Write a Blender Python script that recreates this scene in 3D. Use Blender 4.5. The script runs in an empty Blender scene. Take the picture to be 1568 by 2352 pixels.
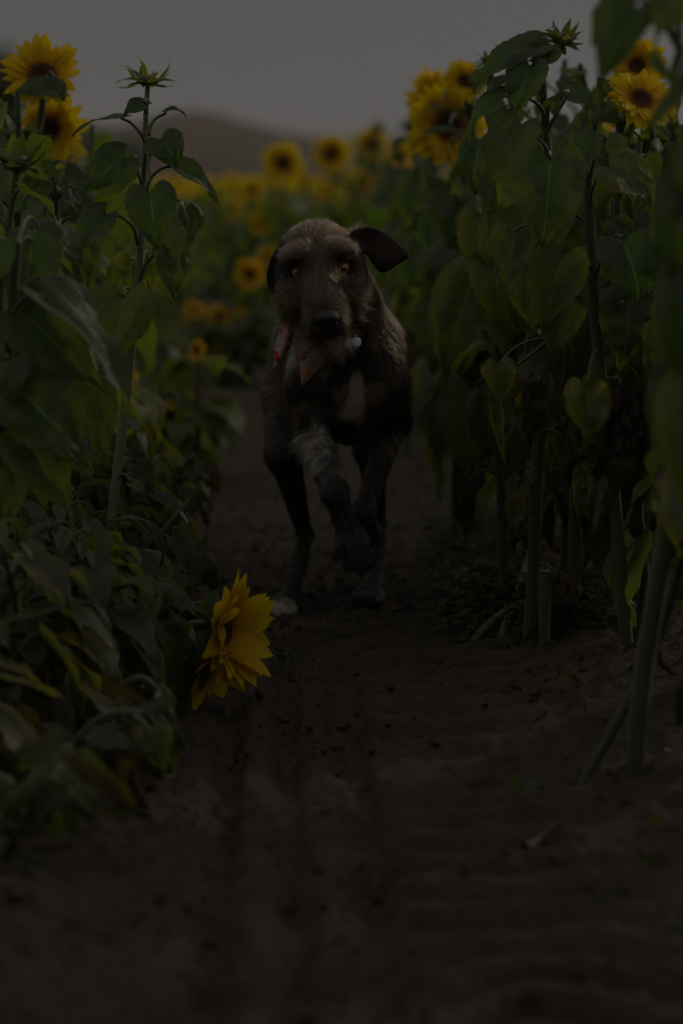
import bpy, math, random
import numpy as np
from mathutils import Vector, Matrix, noise as mnoise
PI = math.pi
R = math.radians
sc = bpy.context.scene
COL = sc.collection
rng = np.random.default_rng(7)
random.seed(7)

# ------------------------------------------------------------------ camera
CAMH, FPX, HOR = 0.8, 5553.0, 415.0
PITCH = math.atan((1176 - HOR) / FPX)
cam_d = bpy.data.cameras.new('camera'); cam = bpy.data.objects.new('camera', cam_d); COL.objects.link(cam)
cam.location = (0, 0, CAMH); cam.rotation_euler = (PI / 2 - PITCH, 0, 0)
cam_d.sensor_fit = 'VERTICAL'; cam_d.sensor_height = 36; cam_d.sensor_width = 24; cam_d.lens = 85
cam_d.clip_start = 0.05; cam_d.clip_end = 6000
cam_d.dof.use_dof = True; cam_d.dof.focus_distance = 3.93; cam_d.dof.aperture_fstop = 2.6
sc.camera = cam
FW = np.array([0, math.cos(PITCH), -math.sin(PITCH)]); UP = np.array([0, math.sin(PITCH), math.cos(PITCH)]); RT = np.array([1., 0, 0])

def at(px, py, Y):
    d = (px - 784) / FPX * RT + (1176 - py) / FPX * UP + FW
    return np.array([0, 0, CAMH]) + d * (Y / d[1])
def gnd(px, py):
    d = (px - 784) / FPX * RT + (1176 - py) / FPX * UP + FW
    return np.array([0, 0, CAMH]) + d * (-CAMH / d[2])

# ------------------------------------------------------------------ objects
def props(o, label=None, cat=None, group=None, kind=None):
    if label: o['label'] = label
    if cat: o['category'] = cat
    if group: o['group'] = group
    if kind: o['kind'] = kind
    return o
def empty(name, loc=(0, 0, 0), rz=0, **k):
    o = bpy.data.objects.new(name, None); COL.objects.link(o)
    o.location = [float(c) for c in loc]; o.rotation_euler = (0, 0, rz); o.empty_display_size = 0.05
    return props(o, **k)
_gf = {}
def grid_faces(a, b, wrap=False):
    k = (a, b, wrap)
    if k not in _gf:
        i = np.arange(a - 1)[:, None]; n = b if wrap else b - 1; j = np.arange(n)[None, :]; j2 = (j + 1) % b
        _gf[k] = np.stack([i * b + j, i * b + j2, (i + 1) * b + j2, (i + 1) * b + j], -1).reshape(-1, 4)
    return _gf[k]
class MB:
    def __init__(s): s.V = []; s.F = []; s.U = []; s.C = []; s.M = []; s.n = 0
    def add(s, v, f, uv=None, c=(0, 0, 0), m=0):
        v = np.asarray(v, float).reshape(-1, 3); f = np.asarray(f)
        s.V.append(v); s.F.append(f + s.n); s.n += len(v)
        s.U.append(np.zeros((len(v), 2)) if uv is None else np.asarray(uv, float))
        c = np.asarray(c, float); s.C.append(np.tile(c[:3], (len(v), 1)) if c.ndim == 1 else c)
        s.M.append(np.full(len(f), m))
    def build(s, name, mats, parent=None, smooth=True, origin=None):
        me = bpy.data.meshes.new(name)
        V = np.concatenate(s.V); F = np.concatenate(s.F); U = np.concatenate(s.U); C = np.concatenate(s.C)
        if origin is not None: V = V - np.asarray(origin)
        k = F.shape[1]
        me.vertices.add(len(V)); me.vertices.foreach_set('co', V.astype(np.float32).ravel())
        me.loops.add(F.size); me.loops.foreach_set('vertex_index', F.astype(np.int32).ravel())
        me.polygons.add(len(F)); me.polygons.foreach_set('loop_start', (np.arange(len(F)) * k).astype(np.int32))
        me.polygons.foreach_set('use_smooth', np.full(len(F), smooth))
        me.polygons.foreach_set('material_index', np.concatenate(s.M).astype(np.int32))
        me.update(calc_edges=True)
        uvl = me.uv_layers.new(name='UVMap'); uvl.data.foreach_set('uv', U[F.ravel()].astype(np.float32).ravel())
        a = me.color_attributes.new('Col', 'FLOAT_COLOR', 'POINT')
        a.data.foreach_set('color', np.c_[C, np.ones(len(C))].astype(np.float32).ravel())
        for m in (mats if isinstance(mats, (list, tuple)) else [mats]): me.materials.append(m)
        me.validate()
        o = bpy.data.objects.new(name, me); COL.objects.link(o)
        if parent is not None: o.parent = parent
        if origin is not None: o.location = [float(c) for c in origin]
        return o
def unit(v):
    v = np.asarray(v, float); return v / (np.linalg.norm(v) + 1e-12)
def smooth_path(P, n):
    P = np.asarray(P, float)
    if len(P) < 3:
        t = np.linspace(0, 1, n)[:, None]; return P[0] * (1 - t) + P[-1] * t
    d = np.r_[0, np.cumsum(np.linalg.norm(np.diff(P, axis=0), axis=1))]; d /= d[-1]
    t = np.linspace(0, 1, n); m = np.gradient(P, d, axis=0)
    k = np.clip(np.searchsorted(d, t, 'right') - 1, 0, len(P) - 2); h = (d[k + 1] - d[k]); s = ((t - d[k]) / h)[:, None]; h = h[:, None]
    return (2*s**3-3*s**2+1)*P[k] + (s**3-2*s**2+s)*h*m[k] + (-2*s**3+3*s**2)*P[k+1] + (s**3-s**2)*h*m[k+1]
def tube(mb, P, r, n=7, c=(0, 0, 0), m=0, rough=0.0, cap=True):
    P = np.asarray(P, float); k = len(P); r = np.broadcast_to(np.asarray(r, float), (k,)) if np.ndim(r) < 1 or len(r) == k else np.interp(np.linspace(0, 1, k), np.linspace(0, 1, len(r)), r)
    T = np.gradient(P, axis=0); T /= np.linalg.norm(T, axis=1)[:, None] + 1e-12
    a = np.array([0.3, 0.9, 0.1]) if abs(T[0][1]) < .8 else np.array([1., 0, 0])
    A = np.cross(T, a); A /= np.linalg.norm(A, axis=1)[:, None]; B = np.cross(T, A)
    th = np.linspace(0, 2 * PI, n, endpoint=False)
    rr = r[:, None] * (1 + rough * rng.normal(size=(k, n)))
    V = P[:, None] + (A[:, None] * np.cos(th)[None, :, None] + B[:, None] * np.sin(th)[None, :, None]) * rr[..., None]
    V = V.reshape(-1, 3); F = grid_faces(k, n, True)
    uv = np.stack(np.meshgrid(np.linspace(0, 1, n), np.linspace(0, k, k)), -1).reshape(-1, 2)
    if cap:
        V = np.r_[V, P[:1], P[-1:]]; uv = np.r_[uv, [[0, 0], [0, 0]]]
        j = np.arange(n); j2 = (j + 1) % n; c0 = k * n
        F = np.r_[F, np.stack([np.full(n, c0), j2, j, np.full(n, c0)], -1)[:, [0, 1, 2, 3]] * 1] if False else F
        V = V[:-2]; uv = uv[:-2]
    mb.add(V, F, uv, c, m)

# ------------------------------------------------------------------ noise
_lat = np.random.default_rng(3).random((256, 256)).astype(np.float32)
def vnoise(x, y):
    xi = np.floor(x).astype(int); yi = np.floor(y).astype(int); fx = x - xi; fy = y - yi
    fx = fx * fx * (3 - 2 * fx); fy = fy * fy * (3 - 2 * fy)
    a = _lat[xi & 255, yi & 255]; b = _lat[(xi + 1) & 255, yi & 255]; c = _lat[xi & 255, (yi + 1) & 255]; d = _lat[(xi + 1) & 255, (yi + 1) & 255]
    return (a * (1 - fx) + b * fx) * (1 - fy) + (c * (1 - fx) + d * fx) * fy - 0.5
def fbm(x, y, o=4):
    s = 0; a = 1
    for k in range(o): s = s + a * vnoise(x * 2 ** k + 17 * k, y * 2 ** k + 31 * k); a *= .5
    return s

# ------------------------------------------------------------------ materials
def mat(name):
    m = bpy.data.materials.new(name); m.use_nodes = True; nt = m.node_tree
    for n in list(nt.nodes): nt.nodes.remove(n)
    out = nt.nodes.new('ShaderNodeOutputMaterial')
    return m, nt, out
def nd(nt, t, **k):
    n = nt.nodes.new(t)
    for a, b in k.items():
        if a in n.inputs.keys() if hasattr(n.inputs, 'keys') else False: n.inputs[a].default_value = b
        else: setattr(n, a, b)
    return n
def math_n(nt, op, a, b=None, c=None, clamp=False):
    n = nt.nodes.new('ShaderNodeMath'); n.operation = op; n.use_clamp = clamp
    for i, v in enumerate((a, b, c)):
        if v is None: continue
        if isinstance(v, (int, float)): n.inputs[i].default_value = v
        else: nt.links.new(v, n.inputs[i])
    return n.outputs[0]
def mixc(nt, f, a, b, mode='MIX'):
    n = nt.nodes.new('ShaderNodeMix'); n.data_type = 'RGBA'; n.blend_type = mode
    for i, v in ((0, f), (6, a), (7, b)):
        if isinstance(v, (int, float)): n.inputs[i].default_value = v
        elif isinstance(v, (tuple, list)): n.inputs[i].default_value = (*v[:3], 1)
        else: nt.links.new(v, n.inputs[i])
    return n.outputs[2]
def noise_n(nt, scale, detail=3, rough=.6, coord=None, dim='3D'):
    n = nt.nodes.new('ShaderNodeTexNoise'); n.inputs['Scale'].default_value = scale; n.inputs['Detail'].default_value = detail; n.inputs['Roughness'].default_value = rough
    if coord is not None: nt.links.new(coord, n.inputs['Vector'])
    return n.outputs['Fac']
def ramp(nt, f, stops):
    n = nt.nodes.new('ShaderNodeValToRGB'); e = n.color_ramp.elements
    while len(e) < len(stops): e.new(.5)
    for s, (p, c) in zip(e, stops): s.position = p; s.color = (*c, 1) if len(c) == 3 else c
    nt.links.new(f, n.inputs[0]); return n.outputs[0]
def bump(nt, h, strength=.5, dist=.002, normal=None):
    n = nt.nodes.new('ShaderNodeBump'); n.inputs['Strength'].default_value = strength; n.inputs['Distance'].default_value = dist
    nt.links.new(h, n.inputs['Height'])
    return n.outputs[0]
def princ(nt, out, base, rough=.6, spec=.3, normal=None, trans=None, transf=.3, **k):
    p = nt.nodes.new('ShaderNodeBsdfPrincipled')
    if isinstance(base, (tuple, list)): p.inputs['Base Color'].default_value = (*base[:3], 1)
    else: nt.links.new(base, p.inputs['Base Color'])
    if isinstance(rough, (int, float)): p.inputs['Roughness'].default_value = rough
    else: nt.links.new(rough, p.inputs['Roughness'])
    p.inputs['Specular IOR Level'].default_value = spec
    for a, b in k.items(): p.inputs[a.replace('_', ' ')].default_value = b
    if normal is not None: nt.links.new(normal, p.inputs['Normal'])
    if trans is not None:
        t = nt.nodes.new('ShaderNodeBsdfTranslucent')
        if isinstance(trans, (tuple, list)): t.inputs[0].default_value = (*trans[:3], 1)
        else: nt.links.new(trans, t.inputs[0])
        if normal is not None: nt.links.new(normal, t.inputs['Normal'])
        mx = nt.nodes.new('ShaderNodeMixShader'); mx.inputs[0].default_value = transf
        nt.links.new(p.outputs[0], mx.inputs[1]); nt.links.new(t.outputs[0], mx.inputs[2]); nt.links.new(mx.outputs[0], out.inputs[0])
    else: nt.links.new(p.outputs[0], out.inputs[0])
    return p
def attr(nt, name='Col'):
    a = nt.nodes.new('ShaderNodeAttribute'); a.attribute_name = name; return a
def objc(nt): return nt.nodes.new('ShaderNodeTexCoord').outputs['Object']

def leaf_material(name, far=False):
    m, nt, out = mat(name)
    uv = nt.nodes.new('ShaderNodeUVMap'); sx = nt.nodes.new('ShaderNodeSeparateXYZ'); nt.links.new(uv.outputs[0], sx.inputs[0])
    v, u = sx.outputs[0], sx.outputs[1]
    av = math_n(nt, 'ABSOLUTE', math_n(nt, 'MULTIPLY_ADD', v, 2, -1))
    a = attr(nt); sc3 = nt.nodes.new('ShaderNodeSeparateColor'); nt.links.new(a.outputs['Color'], sc3.inputs[0])
    hue, age, dry = sc3.outputs
    co = nt.nodes.new('ShaderNodeNewGeometry').outputs['Position']
    base = mixc(nt, hue, (.030, .054, .024), (.070, .105, .022))
    n1 = noise_n(nt, 30, 4, .6, co)
    base = mixc(nt, math_n(nt, 'MULTIPLY', n1, .5), base, (.06, .085, .05))
    # veins
    t = math_n(nt, 'MULTIPLY', math_n(nt, 'SUBTRACT', u, math_n(nt, 'MULTIPLY', av, .30)), 6.5)
    fr = math_n(nt, 'ABSOLUTE', math_n(nt, 'SUBTRACT', math_n(nt, 'FRACT', t), .5))
    side = math_n(nt, 'MULTIPLY_ADD', fr, 20, -9.0, clamp=True)
    mid = math_n(nt, 'MULTIPLY_ADD', av, -22, 1.15, clamp=True)
    vein = math_n(nt, 'MAXIMUM', math_n(nt, 'MULTIPLY', side, .4), mid)
    if not far: base = mixc(nt, math_n(nt, 'MULTIPLY', vein, .8), base, (.12, .155, .085))
    # yellowing from the margin, brown dry
    edge = math_n(nt, 'ADD', math_n(nt, 'POWER', av, 2.0), math_n(nt, 'MULTIPLY_ADD', n1, 1.6, -.8))
    yel = math_n(nt, 'MULTIPLY', math_n(nt, 'ADD', edge, .15, clamp=True), age, clamp=True)
    base = mixc(nt, yel, base, (.22, .18, .03))
    br = math_n(nt, 'MULTIPLY_ADD', math_n(nt, 'MULTIPLY', edge, age), 3.0, -1.9, clamp=True)
    br = math_n(nt, 'MAXIMUM', br, dry)
    base = mixc(nt, br, base, (.045, .030, .020))
    tr = mixc(nt, 1.0, base, (2.6, 2.9, .8), 'MULTIPLY')
    cell = nt.nodes.new('ShaderNodeTexVoronoi'); cell.inputs['Scale'].default_value = 130; nt.links.new(co, cell.inputs['Vector'])
    h = math_n(nt, 'ADD', math_n(nt, 'MULTIPLY', vein, -1.0), math_n(nt, 'ADD', math_n(nt, 'MULTIPLY', cell.outputs[0], -.8), math_n(nt, 'MULTIPLY', n1, 1.5)))
    nrm = None if far else bump(nt, h, .55, .0012)
    princ(nt, out, base, .52, .45, nrm, trans=tr, transf=.40)
    return m
M = {}
M['leaf'] = leaf_material('sunflower leaf')
M['leaf_far'] = leaf_material('sunflower leaf distant', True)
def stem_material():
    m, nt, out = mat('sunflower stem'); co = objc(nt)
    mp = nt.nodes.new('ShaderNodeMapping'); mp.inputs['Scale'].default_value = (1, 1, .12); nt.links.new(co, mp.inputs[0])
    n = noise_n(nt, 160, 4, .6, mp.outputs[0]); n2 = noise_n(nt, 14, 3, .6, co)
    b = mixc(nt, n, (.036, .056, .020), (.078, .098, .042)); b = mixc(nt, math_n(nt, 'MULTIPLY_ADD', n2, 3, -1.7, clamp=True), b, (.075, .058, .032))
    a = attr(nt); s = nt.nodes.new('ShaderNodeSeparateColor'); nt.links.new(a.outputs['Color'], s.inputs[0])
    b = mixc(nt, s.outputs[2], b, (.06, .045, .03)); b = mixc(nt, s.outputs[0], b, (.20, .22, .11))
    princ(nt, out, b, .6, .3, bump(nt, n, .6, .002), Sheen_Weight=.25)
    return m
M['stem'] = stem_material()
def petal_material():
    m, nt, out = mat('sunflower petal'); uv = nt.nodes.new('ShaderNodeUVMap'); s = nt.nodes.new('ShaderNodeSeparateXYZ'); nt.links.new(uv.outputs[0], s.inputs[0])
    a = attr(nt); s3 = nt.nodes.new('ShaderNodeSeparateColor'); nt.links.new(a.outputs['Color'], s3.inputs[0])
    c = ramp(nt, s.outputs[1], [(0, (.50, .22, .004)), (.25, (.78, .52, .004)), (1, (.86, .68, .008))])
    c = mixc(nt, s3.outputs[1], c, (.64, .30, .004))
    w = math_n(nt, 'SINE', math_n(nt, 'MULTIPLY', s.outputs[0], 38))
    princ(nt, out, c, .5, .3, bump(nt, w, .25, .001), trans=c, transf=.5)
    return m
M['petal'] = petal_material()
def disc_material():
    m, nt, out = mat('sunflower disc'); uv = nt.nodes.new('ShaderNodeUVMap'); s = nt.nodes.new('ShaderNodeSeparateXYZ'); nt.links.new(uv.outputs[0], s.inputs[0])
    co = objc(nt); vo = nt.nodes.new('ShaderNodeTexVoronoi'); vo.inputs['Scale'].default_value = 320; nt.links.new(co, vo.inputs['Vector'])
    c = ramp(nt, s.outputs[1], [(0, (.05, .045, .012)), (.35, (.055, .022, .008)), (.7, (.10, .035, .008)), (.9, (.34, .13, .01)), (1, (.45, .2, .01))])
    c = mixc(nt, math_n(nt, 'MULTIPLY', vo.outputs[0], .8, clamp=True), c, (.02, .012, .006))
    princ(nt, out, c, .75, .2, bump(nt, vo.outputs[0], -1.0, .004))
    return m
M['disc'] = disc_material()

# ------------------------------------------------------------------ leaves, petals, heads
_u = np.array([0, .06, .14, .22, .35, .5, .65, .8, .9, .96, 1.0]); _s = np.array([.55, .86, .98, 1.0, .93, .76, .52, .27, .13, .05, 0.0])
def leaf(mb, B, T, N, W, curl=.6, fold=.18, wave=.05, res=(12, 8), c=(0, 0, 0), crumple=0.0, m=0, edgeteeth=.05):
    B = np.asarray(B, float); T = np.asarray(T, float); L = np.linalg.norm(T - B); y = (T - B) / L
    N = np.asarray(N, float); N = N - y * N.dot(y); N = unit(N); X = np.cross(y, N)
    nu, nv = res; nv = nv | 1
    u = np.linspace(0, 1, nu) ** 1.0; v = np.linspace(-1, 1, nv)
    th = -curl * (np.linspace(0, 1, 40) - .45) * 2
    yy = np.r_[0, np.cumsum(np.cos(th[:-1]))]; zz = np.r_[0, np.cumsum(np.sin(th[:-1]))]
    ang = math.atan2(zz[-1], yy[-1]); l = math.hypot(zz[-1], yy[-1])
    cy = (yy * math.cos(ang) + zz * math.sin(ang)) / l; cz = (-yy * math.sin(ang) + zz * math.cos(ang)) / l
    cyu = np.interp(u, np.linspace(0, 1, 40), cy); czu = np.interp(u, np.linspace(0, 1, 40), cz)
    U, Vv = np.meshgrid(u, v, indexing='ij'); A = abs(Vv)
    w = np.interp(U, _u, _s) * W / 2
    w = w * (1 + rng.uniform(-.05, .05))
    teeth = (np.arange(nu) % 2)[:, None] * edgeteeth * (A > .99) * (U < .97)
    x = Vv * w * (1 + teeth) + rng.uniform(-.06, .06) * W * U
    lobe = -.20 * L * (1 - (1 - A) ** 1.7) * np.clip(1 - U / .45, 0, 1) ** 1.6
    yv = cyu[:, None] * L + lobe
    ph = rng.uniform(0, 6.3, 4)
    z = czu[:, None] * L + fold * abs(x) * (1 - .4 * U) + wave * W * (A ** 2) * np.sin(U * 11 + ph[0] + Vv * 1.5) \
        - .012 * W * np.cos((U - .3 * A) * 6.5 * 2 * PI) * (A > .05) - .10 * W * A ** 3 * np.clip(1 - U * 2, 0, 1)
    z = z + .035 * W * fbm(U * 4 + ph[1] * 7, Vv * 3 + ph[3] * 5, 3)
    if crumple:
        z = z + crumple * W * fbm(U * 5 + ph[1] * 9, Vv * 3 + ph[2] * 9, 3); x = x * (1 - .5 * crumple * (1 + np.sin(U * 9 + ph[3])) * .5)
    P = B + x[..., None] * X + yv[..., None] * y + z[..., None] * N
    uv = np.stack([Vv * .5 + .5, U], -1).reshape(-1, 2)
    mb.add(P.reshape(-1, 3), grid_faces(nu, nv), uv, c, m)
def petiole(mb, A, B, r=.0022, arch=.3, n=6, c=(.25, 0, 0), seg=8):
    A = np.asarray(A, float); B = np.asarray(B, float); L = np.linalg.norm(B - A)
    t = np.linspace(0, 1, seg)[:, None]; P = A * (1 - t) + B * t; P[:, 2] += (np.sin(t * PI * .9) * arch * L)[:, 0]
    tube(mb, P, [r * 1.5, r, r * .8], n, c)
def frame(N):
    N = unit(N); a = np.array([0, 0, 1.]) if abs(N[2]) < .9 else np.array([0, 1., 0])
    X = unit(np.cross(a, N)); return X, np.cross(N, X), N
def head_parts(C, N, Rr, Rd, n=22, res=(6, 3), cup=.15, ragged=.15, droop=0.0, back=1.0, orange=.2, bract=1.0):
    """returns green back, petals, disc mesh builders (world coordinates)"""
    C = np.asarray(C, float); X, Y, Z = frame(N); Rm = np.stack([X, Y, Z])
    g, p, d = MB(), MB(), MB()
    for lay in range(2):
        k = n if lay == 0 else int(n * .75)
        for i in range(k):
            a = (i + rng.uniform(-.3, .3) + lay * .5) / k * 2 * PI
            Lp = (Rr - Rd * .8) * (1 - .12 * lay) * rng.uniform(1 - ragged, 1 + ragged * .6); Wp = Lp * rng.uniform(.36, .52)
            nu, nv = res; u = np.linspace(0, 1, nu); v = np.linspace(-1, 1, nv | 1)
            U, V_ = np.meshgrid(u, v, indexing='ij')
            w = np.interp(U, [0, .2, .5, .75, .92, 1], [.45, .8, 1, .72, .3, .02]) * Wp / 2
            el = cup + .25 * lay + rng.normal(0, .14); cv = rng.uniform(-.5, .35) - droop
            r = Rd * .8 + U * Lp * math.cos(el) ; z = U * Lp * math.sin(el) + cv * Lp * U ** 2 * .5 + .25 * abs(V_) * w + rng.uniform(-.1, .1) * V_ * w * 3
            t = V_ * w + rng.uniform(-.12, .12) * Lp * U ** 2
            ca, sa = math.cos(a), math.sin(a)
            loc = np.stack([r * ca - t * sa, r * sa + t * ca, z], -1).reshape(-1, 3)
            p.add(C + loc @ Rm, grid_faces(nu, nv | 1), np.stack([V_ * .5 + .5, U], -1).reshape(-1, 2), (0, rng.uniform(0, 1) * orange, 0))
    k = 20; ring = np.array([0, .15, .35, .55, .75, .9, 1.0, 1.04]); zz = np.array([-.05, 0, .1, .17, .2, .14, .05, -.08]) * Rd
    th = np.linspace(0, 2 * PI, k, endpoint=False)
    rr = ring[:, None] * Rd * (1 + .02 * rng.normal(size=(8, k))) * np.ones(k); zz = zz[:, None] + rng.normal(0, .025 * Rd, (8, k)); zz[0] = zz[0].mean()
    loc = np.stack([rr * np.cos(th), rr * np.sin(th), zz], -1).reshape(-1, 3)
    d.add(C + loc @ Rm, grid_faces(8, k, True), np.stack([np.tile(th / 6.3, (8, 1)), np.tile(ring[:, None], (1, k))], -1).reshape(-1, 2))
    rb = np.array([.1, .3, .8, 1.08, 1.0]) * Rd; zb = np.array([-.75, -.55, -.42, -.15, .03]) * Rd * back
    loc = np.stack([rb[:, None] * np.cos(th), rb[:, None] * np.sin(th), zb[:, None] * np.ones(k)], -1).reshape(-1, 3)
    g.add(C + loc @ Rm, grid_faces(5, k, True)[:, ::-1], None, (.1, 0, 0), 0)
    for i in range(14 if bract else 0):
        a = i / 14 * 2 * PI + rng.uniform(-.15, .15); dr = math.cos(a) * X + math.sin(a) * Y
        B = C + dr * Rd * .95 - Z * Rd * .25; T = C + dr * (Rd * rng.uniform(1.5, 2.1)) * bract - Z * Rd * rng.uniform(.1, .6)
        leaf(g, B, T, Z, Rd * .5, curl=rng.uniform(-.5, .4), res=(5, 3), c=(.4, 0, 0), m=1, edgeteeth=0)
    return g, p, d
def add_head(parent, base, C, N, Rr, Rd, **k):
    g, p, d = head_parts(np.asarray(C) - base, N, Rr, Rd, **k)
    h = g.build('flower_head', [M['stem'], M['leaf']], parent)
    p.build('petals', M['petal'], h); d.build('seed_disc', M['disc'], h)
    return h
def bud_into(mb_stem, mb_leaf, C, N, r, n=16, Lb=2.2, c=(.35, .15, 0)):
    C = np.asarray(C, float); X, Y, Z = frame(N); k = 12; c0_ = c; th = np.linspace(0, 2 * PI, k, endpoint=False)
    rb = np.array([.12, .55, .9, 1.0, .7, .2]) * r; zb = np.array([-.7, -.5, -.15, .25, .6, .72]) * r
    loc = np.stack([rb[:, None] * np.cos(th), rb[:, None] * np.sin(th), zb[:, None] * np.ones(k)], -1).reshape(-1, 3)
    mb_stem.add(C + loc @ np.stack([X, Y, Z]), grid_faces(6, k, True), None, (.15, 0, 0))
    for i in range(n):
        a = i / n * 4 * PI + rng.uniform(-.3, .3); dr = math.cos(a) * X + math.sin(a) * Y; el = rng.uniform(-.1, 1.3) if i > n / 3 else rng.uniform(-.5, .3)
        B = C + dr * r * .75 - Z * r * .2; T = B + (dr * math.cos(el) + Z * math.sin(el)) * r * Lb * rng.uniform(.6, 1.2)
        leaf(mb_leaf, B, T, Z + dr * .2, r * rng.uniform(.8, 1.35), curl=rng.uniform(-.9, .9), fold=.35, res=(7, 5), c=c, edgeteeth=0)
# ------------------------------------------------------------------ generic plants
def gen_plant(name, loc, H, seed, nl=14, Lmax=.17, head=None, res=(9, 5), lean=(0, 0), low=.12, mat_leaf='leaf', stem_r=.008, droop=(.5, 1.2), age=.25, spread=1.0, facing=None, dryf=.12, hue=0.0, wr=(.55, .9), brownall=0.0, rz=0, **pk):
    global rng
    keep = rng; rng = np.random.default_rng(seed)
    root = empty(name, loc, rz, **pk); st, fo = MB(), MB()
    k = 9; t = np.linspace(0, 1, k); wob = rng.normal(0, .012, (k, 2)).cumsum(0) * H
    P = np.c_[lean[0] * t ** 1.5 * H + wob[:, 0], lean[1] * t ** 1.5 * H + wob[:, 1], t * H]; P[0, 2] = -.03
    tube(st, P, [stem_r, stem_r * .95, stem_r * .6], 7, rough=.03)
    a0 = rng.uniform(0, 6.3)
    for i in range(nl):
        f = low + (1 - low) * (i + rng.uniform(-.3, .3)) / nl; f = min(max(f, .05), .985)
        A = np.array([np.interp(f, t, P[:, j]) for j in range(3)]); a = a0 + i * 2.4 + rng.normal(0, .25)
        big = np.interp(f, [0, .3, .6, .85, 1], [.7, 1, 1, .7, .35]); L = Lmax * big * rng.uniform(.8, 1.15)
        pl = L * rng.uniform(.35, .6) * spread; el = rng.uniform(.2, .9); dr = np.array([math.cos(a), math.sin(a), 0])
        B = A + (dr * math.cos(el) + np.array([0, 0, math.sin(el)])) * pl
        petiole(st, A, B, .0024 * stem_r / .008, .25, 5, (.2, 0, 0), 6)
        dp = rng.uniform(*droop) + (.25 if f < .35 else 0); a2 = a + rng.normal(0, .35); d2 = np.array([math.cos(a2), math.sin(a2), 0])
        D = d2 * math.cos(dp) - np.array([0, 0, math.sin(dp)]); N = d2 * math.sin(dp) + np.array([0, 0, math.cos(dp)]); N = N + rng.normal(0, .2, 3)
        dry = f < .3 and rng.random() < dryf * 3; ag = age * rng.random() * (1.8 if f < .5 else .7)
        leaf(fo, B, B + D * L, N, L * rng.uniform(*wr) * (.5 if dry else 1), curl=rng.uniform(.1, 1.3), fold=rng.uniform(.05, .7), wave=rng.uniform(.03, .10), res=res,
             c=(rng.random() * .8 + hue, ag, max(.9 if dry else 0, brownall * rng.random())), crumple=.5 if dry else rng.choice([.06, .15, .32]))
    top = P[-1]
    if head and head[0] == 'bud': bud_into(st, fo, top + np.array([0, 0, .01]), (lean[0], lean[1], 1), head[1], 12)
    st.build('stem', M['stem'], root); fo.build('foliage', M[mat_leaf], root)
    if head and head[0] == 'flower':
        N = np.asarray(head[2], float) if facing is None else facing
        C = top + unit(N) * head[1] * .35 + np.array([0, 0, .01]); hh = add_head(root, np.zeros(3), C, N, head[1], head[1] * .36, res=(4, 3) if len(head) < 4 else head[3], n=16 if len(head) < 4 else 22, orange=.3)
    rng = keep
    return root
def copy_tree(o, parent=None):
    c = o.copy(); COL.objects.link(c)
    if parent is not None: c.parent = parent
    for ch in o.children: copy_tree(ch, c)
    return c
def pathx(Y): return -.03 * (Y - 3) - .03
def ground_h(x, y):
    x = np.asarray(x, float); y = np.asarray(y, float)
    xc = x - pathx(y)
    near = np.clip((9 - y) / 4, 0, 1)
    h = .055 * (1 / (1 + np.exp(-(abs(xc - .02) - .34) * 22)))
    def groove(c, w, d):
        cc = c + .012 * vnoise(y * 2.2 + c * 50, y * 0 + 3); return -d * np.exp(-((xc - cc) / w) ** 4) * (.75 + .8 * vnoise(y * 9 + c * 80, xc * 30))
    fade = np.clip((4.15 - y) / .6, 0, 1)
    h = h + fade * (groove(-.125, .021, .028) + groove(-.035, .020, .027) + groove(.052, .026, .030))
    h = h + fade * .007 * np.exp(-((xc + .08) / .02) ** 2)
    rip = np.clip((xc - .05) / .05, 0, 1) * np.clip((.38 - xc) / .1, 0, 1) * np.clip((5.2 - y) / 1.0, 0, 1)
    yy = y + .09 * vnoise(x * 5, y * 2.5) + .06 * vnoise(x * 11 + 9, y * 6)
    h = h + rip * .022 * np.sin(2 * PI * yy / .105) * (.7 + vnoise(x * 4, y * 4 + 7)) 
    h = h + (.018 * fbm(x * 3.5, y * 3.5, 3) + .010 * fbm(x * 22, y * 22, 4)) * (.4 + .6 * near)
    h = h + .032 * near * np.clip(fbm(x * 48 + 5, y * 62, 4) - .08, 0, 1) * (1 - .5 * rip)
    return h - .004
def gz(x, y): return float(ground_h(np.array([x]), np.array([y]))[0])
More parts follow.
